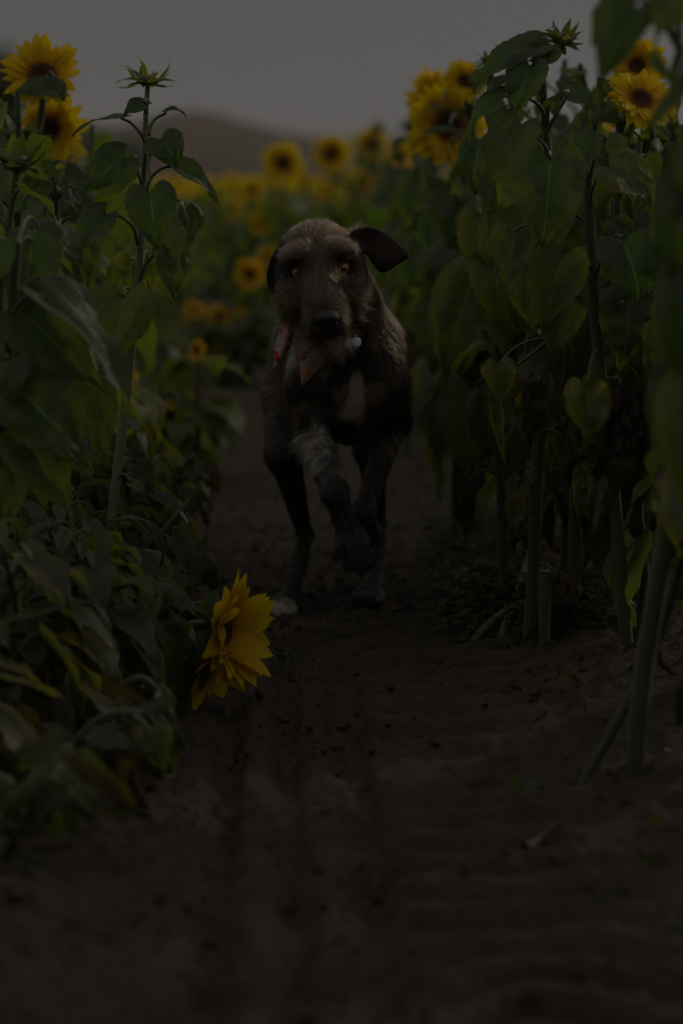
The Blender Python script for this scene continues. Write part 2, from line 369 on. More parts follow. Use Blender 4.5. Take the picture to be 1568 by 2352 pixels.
def build_ground():
    xs = np.r_[-np.geomspace(600, .75, 34)[:-1], np.arange(-.75, .80, .0075), np.geomspace(.8, 600, 34)[1:]]
    ys = np.r_[np.linspace(-8, 1.9, 14)[:-1], np.arange(1.9, 5.6, .0095), np.geomspace(5.6, 12, 70)[1:], np.geomspace(12, 700, 50)[1:]]
    Y, X = np.meshgrid(ys, xs, indexing='ij'); mb = MB(); Z = ground_h(X, Y); 
    Z = np.where((Y > 14), np.interp(Y, [14, 700], [0, 0]), Z) * np.where(abs(X) > 4, .3, 1)
    mb.add(np.stack([X, Y, Z], -1).reshape(-1, 3), grid_faces(len(ys), len(xs))[:, ::-1][:, ::-1])
    m, nt, out = mat('dry field soil'); co = nt.nodes.new('ShaderNodeNewGeometry').outputs['Position']
    n = noise_n(nt, 3, 6, .65, co); n2 = noise_n(nt, 90, 5, .7, co); n3 = noise_n(nt, 14, 4, .6, co)
    c = mixc(nt, n, (.052, .043, .034), (.100, .081, .066)); c = mixc(nt, math_n(nt, 'MULTIPLY_ADD', n2, 2.4, -.8, clamp=True), c, (.082, .068, .055), 'MIX')
    c = mixc(nt, math_n(nt, 'MULTIPLY_ADD', n3, 4, -2.2, clamp=True), c, (.032, .026, .021))
    sp = nt.nodes.new('ShaderNodeSeparateXYZ'); nt.links.new(co, sp.inputs[0])
    far = math_n(nt, 'MULTIPLY_ADD', sp.outputs[1], 1 / 6., -14 / 6., clamp=True); c = mixc(nt, far, c, (.05, .06, .02))
    vo = nt.nodes.new('ShaderNodeTexVoronoi'); vo.inputs['Scale'].default_value = 55; nt.links.new(co, vo.inputs['Vector'])
    hh = math_n(nt, 'ADD', n2, math_n(nt, 'MULTIPLY', vo.outputs[0], -.5))
    princ(nt, out, c, .95, .1, bump(nt, hh, 1.0, .010))
    M['soil'] = m
    return props(mb.build('ground', m), kind='structure')
def ico_like(mb, C, r, c=(0, 0, 0)):
    nth, nph = 5, 6; th = np.linspace(.15, PI - .15, nth); ph = np.linspace(0, 2 * PI, nph, endpoint=False)
    s = rng.uniform(.7, 1.3, 3) * r; k = rng.uniform(.75, 1.2, (nth, nph))
    v = np.stack([np.sin(th)[:, None] * np.cos(ph) * k * s[0], np.sin(th)[:, None] * np.sin(ph) * k * s[1], np.cos(th)[:, None] * k * s[2] * .7], -1)
    mb.add(C + v.reshape(-1, 3), grid_faces(nth, nph, True), None, c)
def build_litter():
    mb = MB()
    for i in range(2600):
        y = 2.1 + 4.2 * rng.random() ** 1.1; x = pathx(y) + rng.normal(0, .28) + .03
        if rng.random() < .2: x = pathx(y) + rng.choice([-.125, -.035, .048]) + rng.normal(0, .014)
        r = .0015 + .008 * rng.random() ** 7
        if i < 700: y = rng.uniform(3.3, 4.9); x = pathx(y) + rng.normal(.02, .2)
        ico_like(mb, np.array([x, y, gz(x, y) + r * .3]), r)
    props(mb.build('soil_crumbs', M['soil']), 'loose crumbs of dry brown soil scattered along the path', 'soil', kind='stuff')
    lt = MB()
    for i in range(420):
        side = rng.choice([-1, 1], p=[.35, .65]); y = rng.uniform(2.4, 7); x = pathx(y) + (.24 if side > 0 else -.2) * side * side + side * abs(rng.normal(.10, .12))
        if side < 0: x = pathx(y) - .2 - abs(rng.normal(.08, .1))
        B = np.array([x, y, gz(x, y) + .006]); a = rng.uniform(0, 6.3); L = rng.uniform(.01, .045)
        leaf(lt, B, B + np.array([math.cos(a), math.sin(a), rng.uniform(-.1, .4)]) * L, (rng.normal(0, .5), rng.normal(0, .5), 1), L * rng.uniform(.25, .6), curl=rng.uniform(-1.3, 1.3), crumple=.6, res=(5, 3), c=(0, 0, rng.uniform(.3, 1)), edgeteeth=0)
    props(lt.build('leaf_litter', M['leaf']), 'dry brown leaf litter lying under the sunflowers', 'leaf litter', kind='stuff')
def weeds(name, px0, px1, py0, py1, n, label, size=.011):
    mb = MB()
    cl = [(rng.uniform(px0, px1), rng.uniform(py0, py1)) for _ in range(max(4, n // 40))]
    for i in range(n):
        q = cl[rng.integers(len(cl))]; g = gnd(q[0] + rng.normal(0, 34), q[1] + rng.normal(0, 14)); z0 = gz(g[0], g[1]); h = rng.uniform(.01, .055)
        B0 = np.array([g[0], g[1], z0]); C = B0 + np.array([rng.normal(0, .012), rng.normal(0, .012), h])
        tube(mb, np.array([B0, (B0 + C) / 2 + rng.normal(0, .003, 3), C]), .0007, 3, (.2, 0, 0))
        for k in range(3 + rng.integers(2)):
            a = k * 2.1 + rng.uniform(0, .5); L = size * rng.uniform(.7, 1.4)
            leaf(mb, C, C + np.array([math.cos(a), math.sin(a), rng.uniform(-.3, .4)]) * L, (0, 0, 1), L * .9, res=(4, 3), c=(rng.random() * .7, 0, 0), edgeteeth=0)
    props(mb.build(name, M['leaf']), label, 'weeds', kind='stuff')

build_ground(); build_litter()
weeds('low_weeds', 960, 1180, 1290, 1480, 420, 'low green clover weeds at the right edge of the path')
weeds('weed_patch', 1180, 1420, 1400, 1520, 260, 'sparse weeds growing between the right-hand sunflower stems')
weeds('seedling_weeds', 560, 800, 1440, 1560, 26, 'tiny seedlings sprouting in the soil before the dog', .006)

# ------------------------------------------------------------------ far field, hills
def build_far_field():
    mb = MB(); pt = MB()
    r2 = np.random.default_rng(5)
    ys = 17 + 90 * r2.random(3300) ** 1.7
    for y in ys:
        x = r2.uniform(-.19, .19) * y; H = r2.uniform(.58, .76)
        s = 1 + (y - 17) * .018
        for k in range(7):
            a = r2.uniform(0, 6.3); dp = r2.uniform(.2, 1.1); L = .17 * s * r2.uniform(.7, 1.2); z = H * r2.uniform(.5, 1.0)
            B = np.array([x, y, z]) + np.array([math.cos(a), math.sin(a), 0]) * .05
            D = np.array([math.cos(a) * math.cos(dp), math.sin(a) * math.cos(dp), -math.sin(dp)]); X = np.array([-math.sin(a), math.cos(a), 0]) * L * .4
            P = np.array([B - X * .7, B + X * .7, B + D * L * .5 + X * .9, B + D * L * .5 - X * .9, B + D * L + X * .05, B + D * L - X * .05])
            c = (.7 + 1.1 * r2.random(), .3 + r2.random() * .8, 0)  # leaf colour lifted to carry the hazy glow of distance
            mb.add(P, np.array([[0, 1, 2, 3], [3, 2, 4, 5]]), [[.1, .1], [.9, .1], [.9, .5], [.1, .5], [.5, 1], [.5, 1]], c)
        if r2.random() < .10:
            C = np.array([x, y, H + .05]); N = unit([r2.normal(0, .5), -1, r2.uniform(-.4, .5)]); X, Y_, Z = frame(N); n = 10; rr = .085 * s * .8
            th = np.linspace(0, 2 * PI, n, endpoint=False); ring = [.30, .65, 1.0]
            v = np.array([C + (X * math.cos(t) + Y_ * math.sin(t)) * rr * q * (1 + .12 * math.sin(t * 5)) + Z * rr * .15 * q for q in ring for t in th])
            pt.add(v, grid_faces(3, n, True), np.array([[.5, q] for q in (.1, .6, 1) for t in th]), (0, .2, 0), 1)
            v = np.array([C + (X * math.cos(t) + Y_ * math.sin(t)) * rr * q + Z * rr * .1 for q in (.02, .32) for t in th])
            pt.add(v, grid_faces(2, n, True), np.array([[.5, q] for q in (.1, .6) for t in th]), (0, .2, 0), 2)
    mb.V += pt.V; mb.U += pt.U; mb.C += pt.C; mb.M += pt.M; mb.F += [f + mb.n for f in pt.F]; mb.n += pt.n
    props(mb.build('distant_sunflowers', [M['leaf_far'], M['petal'], M['disc']]), 'distant mass of blurred sunflowers filling the field up to the hills', 'sunflower field', kind='stuff')
build_far_field()
def hill(name, Y0, pts, depth, cols, base=-2.0, seed=1, tree=0.0):
    r = np.random.default_rng(seed); pxs = np.array([p[0] for p in pts]); pys = np.array([p[1] for p in pts])
    xs = np.linspace(pxs[0], pxs[-1], 160); top = np.interp(xs, pxs, pys)
    top = np.convolve(np.r_[[top[0]] * 4, top, [top[-1]] * 4], np.ones(9) / 9, 'valid')
    hz = CAMH + (HOR - top) / FPX * Y0; X = (xs - 784) / FPX * Y0
    rows = np.linspace(0, 1, 26); V = []
    for t in rows:
        y = Y0 - depth + depth * 2 * t; prof = math.sin(PI * t) ** .8 if 0 < t < 1 else 0
        s = y / Y0
        V.append(np.c_[X * s, np.full(160, y), base + (hz - base) * prof * (1 + .06 * vnoise(X / Y0 * 60, np.full(160, t * 7.)))])
    mb = MB(); mb.add(np.array(V).reshape(-1, 3), grid_faces(26, 160))
    m, nt, out = mat(name); co = nt.nodes.new('ShaderNodeNewGeometry').outputs['Position']
    mp = nt.nodes.new('ShaderNodeMapping'); mp.inputs['Scale'].default_value = (1., .35, 5.5); nt.links.new(co, mp.inputs[0])
    n = noise_n(nt, 11.0 / Y0, 2, .5, mp.outputs[0]); n2 = noise_n(nt, 70.0 / Y0, 4, .6, co)
    c = ramp(nt, n, cols); c = mixc(nt, math_n(nt, 'MULTIPLY_ADD', n2, 4, -2.3, clamp=True), c, (.07, .08, .055))
    princ(nt, out, c, .95, .05)
    return props(mb.build(name, m), kind='structure')
hill('hill', 900, [(-500, 330), (0, 310), (150, 298), (260, 300), (330, 285), (400, 262), (445, 254), (490, 264), (560, 285), (640, 308), (700, 318), (800, 322), (900, 322), (1000, 326), (1300, 340), (2100, 370)], 320,
     [(0, (.05, .06, .035)), (.40, (.07, .07, .042)), (.46, (.12, .075, .05)), (.56, (.14, .085, .058)), (.64, (.09, .085, .05)), (1, (.14, .095, .07))])
hill('lower_hill', 420, [(-600, 385), (0, 385), (250, 380), (400, 374), (520, 378), (650, 388), (780, 386), (900, 390), (1200, 388), (2200, 395)], 120,
     [(0, (.05, .035, .036)), (.45, (.07, .048, .046)), (.55, (.10, .07, .055)), (1, (.05, .045, .03))], seed=3)
# tree belt at the hill foot on the left, and a few dark trees
def tree(px, pyt, Y, w, label, seed, cat='tree', grp=None):
    r = np.random.default_rng(seed); H = CAMH + (HOR - pyt) / FPX * Y; X = (px - 784) / FPX * Y; W = w / FPX * Y
    root = empty('tree', (X, Y, 0), label=label, cat=cat, group=grp); t = MB()
    tube(t, np.array([[0, 0, -.5], [.02 * H, 0, H * .3], [-.02 * H, 0, H * .65]]), [H * .05, H * .035, H * .015], 7, (0, 0, .8))
    for k in range(5):
        a = r.uniform(0, 6.3); z = H * r.uniform(.25, .5); tube(t, np.array([[0, 0, z], [math.cos(a) * W * .15, math.sin(a) * W * .15, z + H * .12], [math.cos(a) * W * .3, math.sin(a) * W * .3, z + H * .22]]), [H * .02, H * .012, H * .006], 5, (0, 0, .8))
    t.build('trunk', M['stem'], root); c = MB(); cl = [(r.normal(0, .2, 3) * [W, W, H * .8] + [0, 0, H * .58], r.uniform(.12, .26)) for _ in range(16)]
    for k in range(1500):
        q, s = cl[r.integers(16)]; p = q + r.normal(0, 1, 3) * s * np.array([W, W, H * .7]) * .6; 
        if p[2] > H * 1.0 or p[2] < H * .15: continue
        e = H * .035; a = r.normal(0, 1, 3); b = r.normal(0, 1, 3); a = unit(a) * e; b = unit(b) * e
        c.add(np.array([p - a, p + b, p + a, p - b]), np.array([[0, 1, 2, 3]]), [[.1, .2], [.9, .2], [.9, .8], [.1, .8]], (0, 0, 0))
    c.build('crown', M['leaf_far'], root)
tp = [(12, 105, 60, 120, 'tall dark tree at the far left edge behind the sunflowers'), (215, 285, 380, 90, 'rounded blurred tree at the left foot of the hill'), (300, 300, 420, 110, 'broad blurred tree just left of the hill slope'),
      (150, 300, 400, 100, 'blurred tree left of the rounded tree below the hill'), (940, 318, 500, 70, 'dark distant tree near the yellow sunflower cluster'), (870, 330, 520, 60, 'small distant tree behind the row of background blooms')]
for i, (a, b, c, w, l) in enumerate(tp): tree(a, b, c, w, l, 40 + i)
HAZE = .00025
# ------------------------------------------------------------------ plants modelled one by one
CAMN = (0, -1, .15)
BASES = []
def hero(label, Y, stem, rad, leaves, group=None, cat='sunflower', dYtop=0, heads=(), bud=None, extra=(), name='sunflower_plant', stemc=(0, 0, 0), budc=(.35, .15, 0)):
    """stem: [(px,py)] from ground up; leaves: (attach, base, tip, W px, normal, kw)"""
    k = Y / FPX
    P = [at(px, py, Y + dYtop * i / (len(stem) - 1)) for i, (px, py) in enumerate(stem)]
    b = P[0].copy(); b[2] = gz(b[0], b[1]) ; P[0][2] = b[2] - .02; BASES.append(b.copy())
    root = empty(name, b, label=label, cat=cat, group=group)
    st, fo = MB(), MB()
    SP = smooth_path(P, 26) - b
    tube(st, SP, [r for r in rad], 10, stemc, rough=.025)
    for s in SP[2::4]:   # leaf scars / nodes
        ico_like(st, s + np.array([rng.normal(0, .003), -.004, 0]), .0035, (0, 0, .4))
    for e in extra: tube(st, smooth_path([at(x, y, Y + d) for x, y, d in e[0]], 14) - b, e[1], 8, rough=.02)
    for L in leaves:
        A, B, T, W, N = L[:5]; kw = dict(L[5]) if len(L) > 5 else {}
        yb, yt = kw.pop('yb', -.03), kw.pop('yt', None); yt = yb if yt is None else yt; arch = kw.pop('arch', .3); pr = kw.pop('pr', .0026); pm = kw.pop('pm', None)
        Bp = at(B[0], B[1], Y + yb); Tp = at(T[0], T[1], Y + yt)
        if A is not None:
            if pm: tube(st, smooth_path([at(A[0], A[1], Y)] + [at(x, y, Y + yb * .6) for x, y in pm] + [Bp], 12) - b, [pr * 1.5, pr, pr * .85], 6, (.12, 0, 0))
            else: petiole(st, at(A[0], A[1], Y) - b, Bp - b, pr, arch, 6, (.12, 0, 0))
        kw.setdefault('res', (26, 12)); kw.setdefault('c', (rng.random() * .4, .15 * rng.random(), 0))
        kw.setdefault('curl', rng.uniform(.3, .8)); kw.setdefault('fold', rng.uniform(.1, .4)); kw.setdefault('crumple', rng.uniform(.04, .16))
        leaf(fo, Bp - b, Tp - b, N, W * k, **kw)
    if bud: bud_into(st, fo, at(bud[0], bud[1], Y + dYtop) - b, bud[3], bud[2] * k, bud[4] if len(bud) > 4 else 16, bud[5] if len(bud) > 5 else 2.2, c=budc)
    st.build('stem', M['stem'], root); fo.build('foliage', M['leaf'], root)
    for (px, py, yo, r, rd, N, kw) in heads: add_head(root, b, at(px, py, Y + yo), N, r * (Y + yo) / FPX, rd * (Y + yo) / FPX, **kw)
    return root

# --- the tall budding plant left of the dog (in focus)
hero('slender green sunflower with a spiky unopened bud standing alone left of the dog', 3.93,
 [(235, 1545), (262, 1150), (292, 900), (312, 700), (322, 600), (328, 470), (334, 350), (337, 230), (340, 196)], [.0085, .0085, .008, .0072, .0055, .004],
 [((336, 330), (279, 272), (166, 313), 62, (.25, -.12, 1), dict(curl=.5, fold=.1, pm=[(318, 300), (300, 282)])),
  ((337, 262), (327, 240), (284, 270), 42, (-.2, -.8, .5), dict(curl=.8)),
  ((338, 240), (334, 240), (352, 239), 16, (0, -.5, 1), {}),
  ((342, 310), (381, 260), (430, 274), 40, (.1, -.2, 1), dict(curl=.9, yb=.03, fold=.4, pm=[(355, 275)])),
  ((330, 432), (286, 362), (197, 444), 112, (-.1, -1, .35), dict(curl=.45, fold=.10, pm=[(318, 400), (305, 378)], yb=-.05)),
  ((340, 375), (370, 320), (407, 390), 92, (.15, -1, .75), dict(curl=.7, fold=.15, yb=-.03, pm=[(347, 345)])),
  ((338, 435), (405, 383), (504, 470), 62, (.45, -.7, .6), dict(curl=.55, fold=.45, yb=.02, pm=[(350, 405), (376, 385)], c=(.5, .1, 0))),
  ((328, 440), (345, 443), (364, 579), 122, (0, -1, .25), dict(curl=.5, fold=.12, yb=-.07, arch=.9)),
  ((333, 500), (428, 478), (428, 572), 78, (.75, -.7, .2), dict(curl=.6, fold=.3, yb=.02, wave=.08)),
  ((318, 562), (243, 494), (172, 592), 88, (-.2, -.8, .55), dict(curl=.6, fold=.25, yb=-.05, pm=[(300, 515), (276, 497)])),
  ((325, 420), (302, 380), (213, 478), 72, (-.2, -1, .1), dict(curl=.5, yb=.08, c=(1, .2, 0))),
  ((322, 648), (388, 572), (400, 700), 96, (.3, -1, .1), dict(curl=.5, fold=.55, crumple=.22, yb=-.02, pm=[(333, 610), (352, 588)], c=(.6, .1, 0), wave=.12)),
  ((318, 640), (302, 606), (250, 690), 86, (0, -1, .1), dict(curl=.3, yb=.05, c=(1, .6, 0))),
  ((322, 640), (340, 590), (342, 678), 62, (.2, -1, 0), dict(curl=.3, yb=.06, c=(1, .7, 0))),
  ((306, 700), (284, 680), (268, 846), 150, (-.05, -1, .15), dict(curl=.35, fold=.10, yb=-.06, pm=[(303, 668), (292, 660)], c=(.8, .35, 0))),
  ((300, 830), (262, 850), (233, 960), 70, (-.5, -.8, .1), dict(curl=.5, yb=.05, c=(.7, .3, 0))),
  ((270, 1100), (300, 1110), (335, 1140), 34, (0, -.5, 1), dict(curl=.8, c=(.6, .5, 0))),
 ], bud=(340, 186, 20, (.05, -.25, 1), 20, 3.0), stemc=(.75, 0, 0), budc=(1.2, .75, 0))

# --- left group of blooms
Fk = dict(res=(7, 5), n=22)
hero('sunflower with the large upright bloom highest at the left edge of the frame', 4.7,
 [(30, 1350), (45, 900), (62, 500), (72, 380), (95, 270), (100, 210)], [.010, .009, .007],
 [((95, 250), (115, 205), (30, 215), 60, (-.1, -.8, .5), dict(yb=-.12)), ((100, 230), (125, 190), (150, 235), 44, (.3, -.8, .4), dict(yb=-.1)),
  ((75, 360), (20, 300), (-40, 380), 110, (-.2, -.9, .5), dict(yb=-.08)), ((70, 400), (110, 430), (190, 520), 110, (.3, -.8, .5), dict(yb=-.05)),
  ((62, 480), (10, 470), (-50, 580), 130, (-.2, -.9, .4), {}), ((60, 560), (110, 560), (130, 680), 110, (.2, -1, .3), dict(yb=-.06))],
 heads=[(98, 172, -.04, 96, 36, (.05, -.80, .55), dict(Fk, cup=.25, orange=.3))])
hero('sunflower with a wide yellow bloom turned right just below the highest left bloom', 4.85,
 [(90, 1380), (90, 900), (98, 560), (104, 420), (112, 330)], [.010, .009, .007],
 [((100, 440), (150, 400), (205, 490), 110, (.3, -.7, .6), {}), ((100, 500), (60, 480), (20, 600), 120, (-.3, -.9, .3), {}), ((98, 600), (150, 600), (180, 720), 110, (.2, -1, .2), dict(c=(.8, .4, 0))),
  ((96, 700), (50, 700), (30, 820), 120, (-.2, -1, .2), {})],
 heads=[(112, 296, -.03, 94, 30, (.45, -.85, -.15), dict(Fk, cup=.35, orange=.2)), (52, 322, -.10, 40, 17, (-.45, -.85, .1), dict(Fk, cup=.5, orange=.6))])
hero('sunflower with one small orange bloom between the left blooms and the spiky bud', 6.3,
 [(205, 1100), (200, 700), (196, 470), (194, 395)], [.009, .008, .006],
 [((198, 480), (240, 470), (262, 560), 90, (.2, -1, .3), {}), ((198, 560), (150, 540), (120, 640), 100, (-.2, -1, .3), {})],
 heads=[(192, 375, -.03, 32, 12, (-.1, -.95, .2), dict(Fk, cup=.3, orange=.5))])

# --- big foreground leaves on the left
hero('foreground sunflower with broad curled leaves hanging across the left edge', 3.35,
 [(-30, 1650), (-10, 1200), (10, 900), (30, 700), (40, 560)], [.010, .0095, .007],
 [((20, 740), (105, 700), (300, 962), 150, (.50, -.35, .8), dict(curl=.45, fold=.45, wave=.09, yb=-.05, crumple=.06)),
  ((15, 720), (60, 722), (245, 900), 150, (-.1, -.9, .3), dict(curl=.4, fold=.3, yb=.0)),
  ((22, 700), (130, 660), (235, 850), 110, (.6, -.3, .8), dict(curl=.6, fold=.35, wave=.12, yb=.04, crumple=.08)),
  ((10, 850), (50, 900), (205, 1085), 190, (-.15, -.7, .75), dict(curl=.5, fold=.2, wave=.08, yb=-.04)),
  ((10, 830), (20, 830), (-60, 1010), 180, (-.3, -.8, .5), dict(curl=.5)),
  ((20, 800), (215, 880), (238, 1072), 105, (.1, -1, .0), dict(curl=.3, yb=.12, c=(.9, .15, 0), pm=[(120, 820)])),
  ((30, 600), (75, 560), (60, 740), 140, (0, -1, .3), dict(curl=.4, yb=.05)),
  ((40, 560), (90, 540), (200, 620), 120, (.2, -.6, .8), dict(curl=.7, yb=.1)),
  ((35, 580), (-10, 560), (-80, 700), 140, (-.2, -.8, .5), {}),
  ((0, 1000), (60, 1010), (150, 1180), 150, (.1, -.8, .5), dict(curl=.5, c=(.6, .3, 0))),
  ((0, 1050), (-20, 1060), (30, 1230), 150, (.1, -.8, .4), dict(curl=.5, c=(.6, .2, 0)))])
hero('leafy sunflower stem without a bloom just behind the broad curled left leaves', 4.2,
 [(110, 1480), (118, 1100), (125, 800), (130, 560), (132, 440)], [.009, .0085, .005],
 [((130, 470), (90, 420), (30, 500), 110, (-.3, -.7, .6), {}), ((131, 460), (175, 440), (215, 530), 90, (.3, -.7, .6), {}), ((130, 540), (170, 510), (240, 540), 80, (.2, -.4, .9), dict(curl=.9)),
  ((128, 600), (175, 570), (205, 690), 105, (.2, -.9, .3), {}), ((127, 640), (80, 610), (50, 740), 120, (-.2, -.9, .3), {}), ((125, 720), (170, 700), (215, 800), 100, (.2, -.9, .3), dict(c=(.8, .5, 0))),
  ((132, 450), (110, 400), (140, 370), 60, (0, -.6, .8), {}), ((124, 860), (170, 860), (190, 960), 90, (.2, -.9, .2), dict(c=(.8, .4, 0))),
  ((120, 960), (80, 950), (60, 1060), 90, (.2, -.9, .2), dict(c=(.8, .4, 0)))])

# --- yellow cluster, upper right of the dog's ear
hero('sunflower bearing the biggest yellow bloom in the cluster right of the dog ear', 5.6,
 [(1090, 1100), (1078, 700), (1066, 420), (1056, 320), (1050, 232)], [.011, .010, .007],
 [((1056, 330), (1032, 302), (955, 330), 34, (-.1, -.4, .9), dict(yb=-.16)), ((1066, 420), (1020, 440), (950, 470), 90, (-.1, -.8, .5), {}), ((1054, 250), (1010, 245), (975, 252), 22, (0, -.4, .9), dict(yb=-.12)),
  ((1068, 470), (1110, 440), (1150, 560), 110, (.1, -.9, .4), {}), ((1070, 520), (1020, 500), (985, 620), 110, (-.1, -.9, .4), {}), ((1074, 600), (1030, 600), (1010, 720), 110, (-.1, -.9, .4), {})],
 heads=[(1030, 285, -.05, 108, 42, (.30, -.92, .05), dict(Fk, cup=.15, orange=.25, n=26))])
hero('sunflower with a left-turned ragged yellow bloom at the left of the cluster', 5.9,
 [(1010, 1080), (1004, 700), (1000, 420), (992, 300), (1000, 240)], [.010, .009, .007],
 [((1000, 420), (960, 420), (925, 510), 90, (-.2, -.9, .3), {}), ((1002, 480), (1040, 470), (1060, 560), 90, (.2, -.9, .3), {}), ((1002, 560), (960, 560), (930, 680), 100, (-.2, -.9, .3), {})],
 heads=[(1000, 232, -.03, 80, 26, (-.60, -.72, .15), dict(Fk, cup=.3, orange=.35))])
hero('sunflower whose small topmost bloom crowns the yellow cluster', 5.3,
 [(1110, 1130), (1100, 700), (1092, 420), (1080, 280), (1064, 205)], [.010, .009, .007],
 [((1078, 260), (1090, 200), (1150, 150), 60, (-.4, -.7, .5), dict(yb=-.05)), ((1092, 420), (1130, 400), (1160, 500), 90, (.2, -.9, .3), {}), ((1094, 480), (1060, 470), (1030, 580), 90, (-.2, -.9, .3), {})],
 heads=[(1066, 186, -.03, 58, 19, (.05, -.86, .5), dict(Fk, cup=.2, orange=.3))])

# --- right-hand plants
hero('tall sunflower with a drooping dark bud at the top of the right-hand row', 4.0,
 [(1212, 1535), (1226, 1250), (1240, 950), (1262, 780), (1268, 600), (1262, 420), (1252, 290), (1244, 165)], [.0105, .010, .009, .008, .006],
 [((1244, 180), (1232, 108), (1085, 205), 88, (-.3, -.75, .6), dict(curl=.7, fold=.2, arch=.1)),
  ((1248, 200), (1215, 150), (1180, 270), 100, (-.1, -.9, .4), dict(yb=-.06, curl=.6)),
  ((1246, 180), (1262, 110), (1222, 160), 70, (.2, -.8, .6), dict(curl=.8)),
  ((1250, 240), (1205, 188), (1100, 240), 75, (-.3, -.3, .9), dict(curl=.7, fold=.4)),
  ((1250, 270), (1160, 222), (1072, 335), 66, (-.6, -.5, .6), dict(curl=.6, fold=.45, yb=-.05, pm=[(1235, 240), (1200, 222)])),
  ((1256, 350), (1192, 288), (1120, 436), 112, (-.15, -1, .4), dict(curl=.45, fold=.16, yb=-.08, pm=[(1246, 330), (1225, 308)])),
  ((1254, 310), (1262, 250), (1284, 215), 40, (0, -1, .2), dict(curl=.4)), ((1253, 310), (1308, 212), (1372, 262), 62, (.1, -.8, .6), dict(curl=.6, fold=.3, pm=[(1275, 265)])),
  ((1262, 420), (1262, 372), (1243, 580), 172, (-.02, -1, .2), dict(curl=.4, fold=.14, yb=-.28, arch=.1)),
  ((1263, 470), (1210, 400), (1145, 500), 90, (-.4, -.8, .3), dict(yb=.04, c=(.9, .3, 0))), ((1264, 440), (1330, 425), (1395, 520), 96, (.2, -.9, .4), dict(pm=[(1290, 425)])),
  ((1266, 590), (1215, 470), (1175, 640), 105, (-.3, -.95, .2), dict(yb=.05)), ((1268, 560), (1180, 540), (1160, 660), 100, (-.2, -1, .2), dict(c=(.3, .35, 0))),
  ((1266, 680), (1225, 620), (1218, 760), 130, (-.1, -1, .2), dict(c=(.5, .4, 0), yb=-.06)),
  ((1262, 780), (1145, 838), (1150, 925), 88, (-.1, -1, .1), dict(c=(.6, 1.0, 0), yb=-.04, pm=[(1230, 780), (1180, 800)], curl=.4, crumple=.1)),
  ((1262, 780), (1138, 925), (1162, 1080), 40, (-.2, -1, .1), dict(c=(.6, 1.3, 0), yb=-.02, fold=.5, curl=.3, crumple=.2, pm=[(1200, 830), (1150, 870)])),
  ((1240, 950), (1236, 885), (1216, 1030), 76, (-.1, -1, .1), dict(c=(0, 1, .95), yb=-.08, crumple=.5, fold=.6)),
  ((1232, 1150), (1190, 1110), (1180, 1270), 60, (-.2, -1, .1), dict(c=(.2, 1.2, .5), crumple=.5, fold=.5)),
  ((1230, 1180), (1200, 1200), (1165, 1270), 40, (-.2, -1, .1), dict(c=(.2, 1.2, .6), crumple=.5, fold=.5)),
  ((1222, 1300), (1280, 1330), (1300, 1470), 60, (.2, -1, .1), dict(c=(0, 1, 1), crumple=.6, fold=.6)),
  ((1235, 1000), (1290, 1010), (1310, 1120), 70, (.2, -1, .1), dict(c=(.4, .9, .2), crumple=.3))],
 bud=(1290, 92, 21, (.25, -.5, .8), 22, 2.3), budc=(.8, 1.6, .15), extra=[([(1244, 165, 0), (1262, 120, -.01), (1285, 100, 0)], [.0045, .004])])
hero('thick-stemmed sunflower with arched leaf stalks in the middle of the right side', 3.85,
 [(1440, 1575), (1420, 1250), (1403, 1080), (1382, 900), (1366, 720), (1356, 560), (1348, 400)], [.0115, .011, .010, .008],
 [((1352, 470), (1400, 388), (1500, 485), 130, (.2, -.75, .6), dict(curl=.7, fold=.25, pm=[(1365, 420), (1380, 395)], c=(.5, .5, 0), yb=-.06)),
  ((1350, 430), (1300, 470), (1290, 640), 118, (-.2, -.95, .2), dict(yb=.08)), ((1354, 520), (1288, 490), (1262, 600), 85, (-.4, -.9, .1), dict(pm=[(1330, 500), (1305, 485)], c=(.7, .5, 0), yb=.02)),
  ((1358, 615), (1292, 590), (1248, 760), 128, (-.15, -1, .2), dict(pm=[(1335, 596), (1310, 586)], c=(.4, .3, 0), yb=-.06)),
  ((1362, 650), (1430, 560), (1460, 700), 150, (.2, -1, .2), dict(yb=-.08)), ((1368, 720), (1440, 690), (1420, 850), 140, (.1, -1, .2), dict(yb=-.02, c=(.2, .3, 0))),
  ((1368, 700), (1300, 690), (1268, 830), 115, (-.2, -1, .2), dict(pm=[(1335, 678)], c=(.5, .3, 0), yb=.04)),
  ((1378, 830), (1348, 892), (1345, 1020), 118, (0, -1, .12), dict(c=(.8, .95, 0), yb=-.06, curl=.4, wave=.08, arch=.5)),
  ((1384, 880), (1430, 890), (1420, 1040), 90, (.2, -1, .1), dict(c=(0, 1, .95), crumple=.5, fold=.6)),
  ((1384, 890), (1400, 960), (1360, 1110), 90, (.2, -1, .1), dict(c=(0, 1, .9), crumple=.5, fold=.6, yb=-.03)),
  ((1392, 980), (1450, 960), (1470, 1100), 70, (.2, -1, .1), dict(c=(0, 1, .9), crumple=.5, fold=.6)),
  ((1400, 1100), (1340, 1090), (1330, 1200), 60, (-.2, -1, .1), dict(c=(.3, 1, .3), crumple=.3)),
  ((1350, 430), (1388, 330), (1420, 420), 90, (.1, -1, .3), {}), ((1349, 410), (1320, 350), (1310, 430), 70, (0, -1, .3), {})])
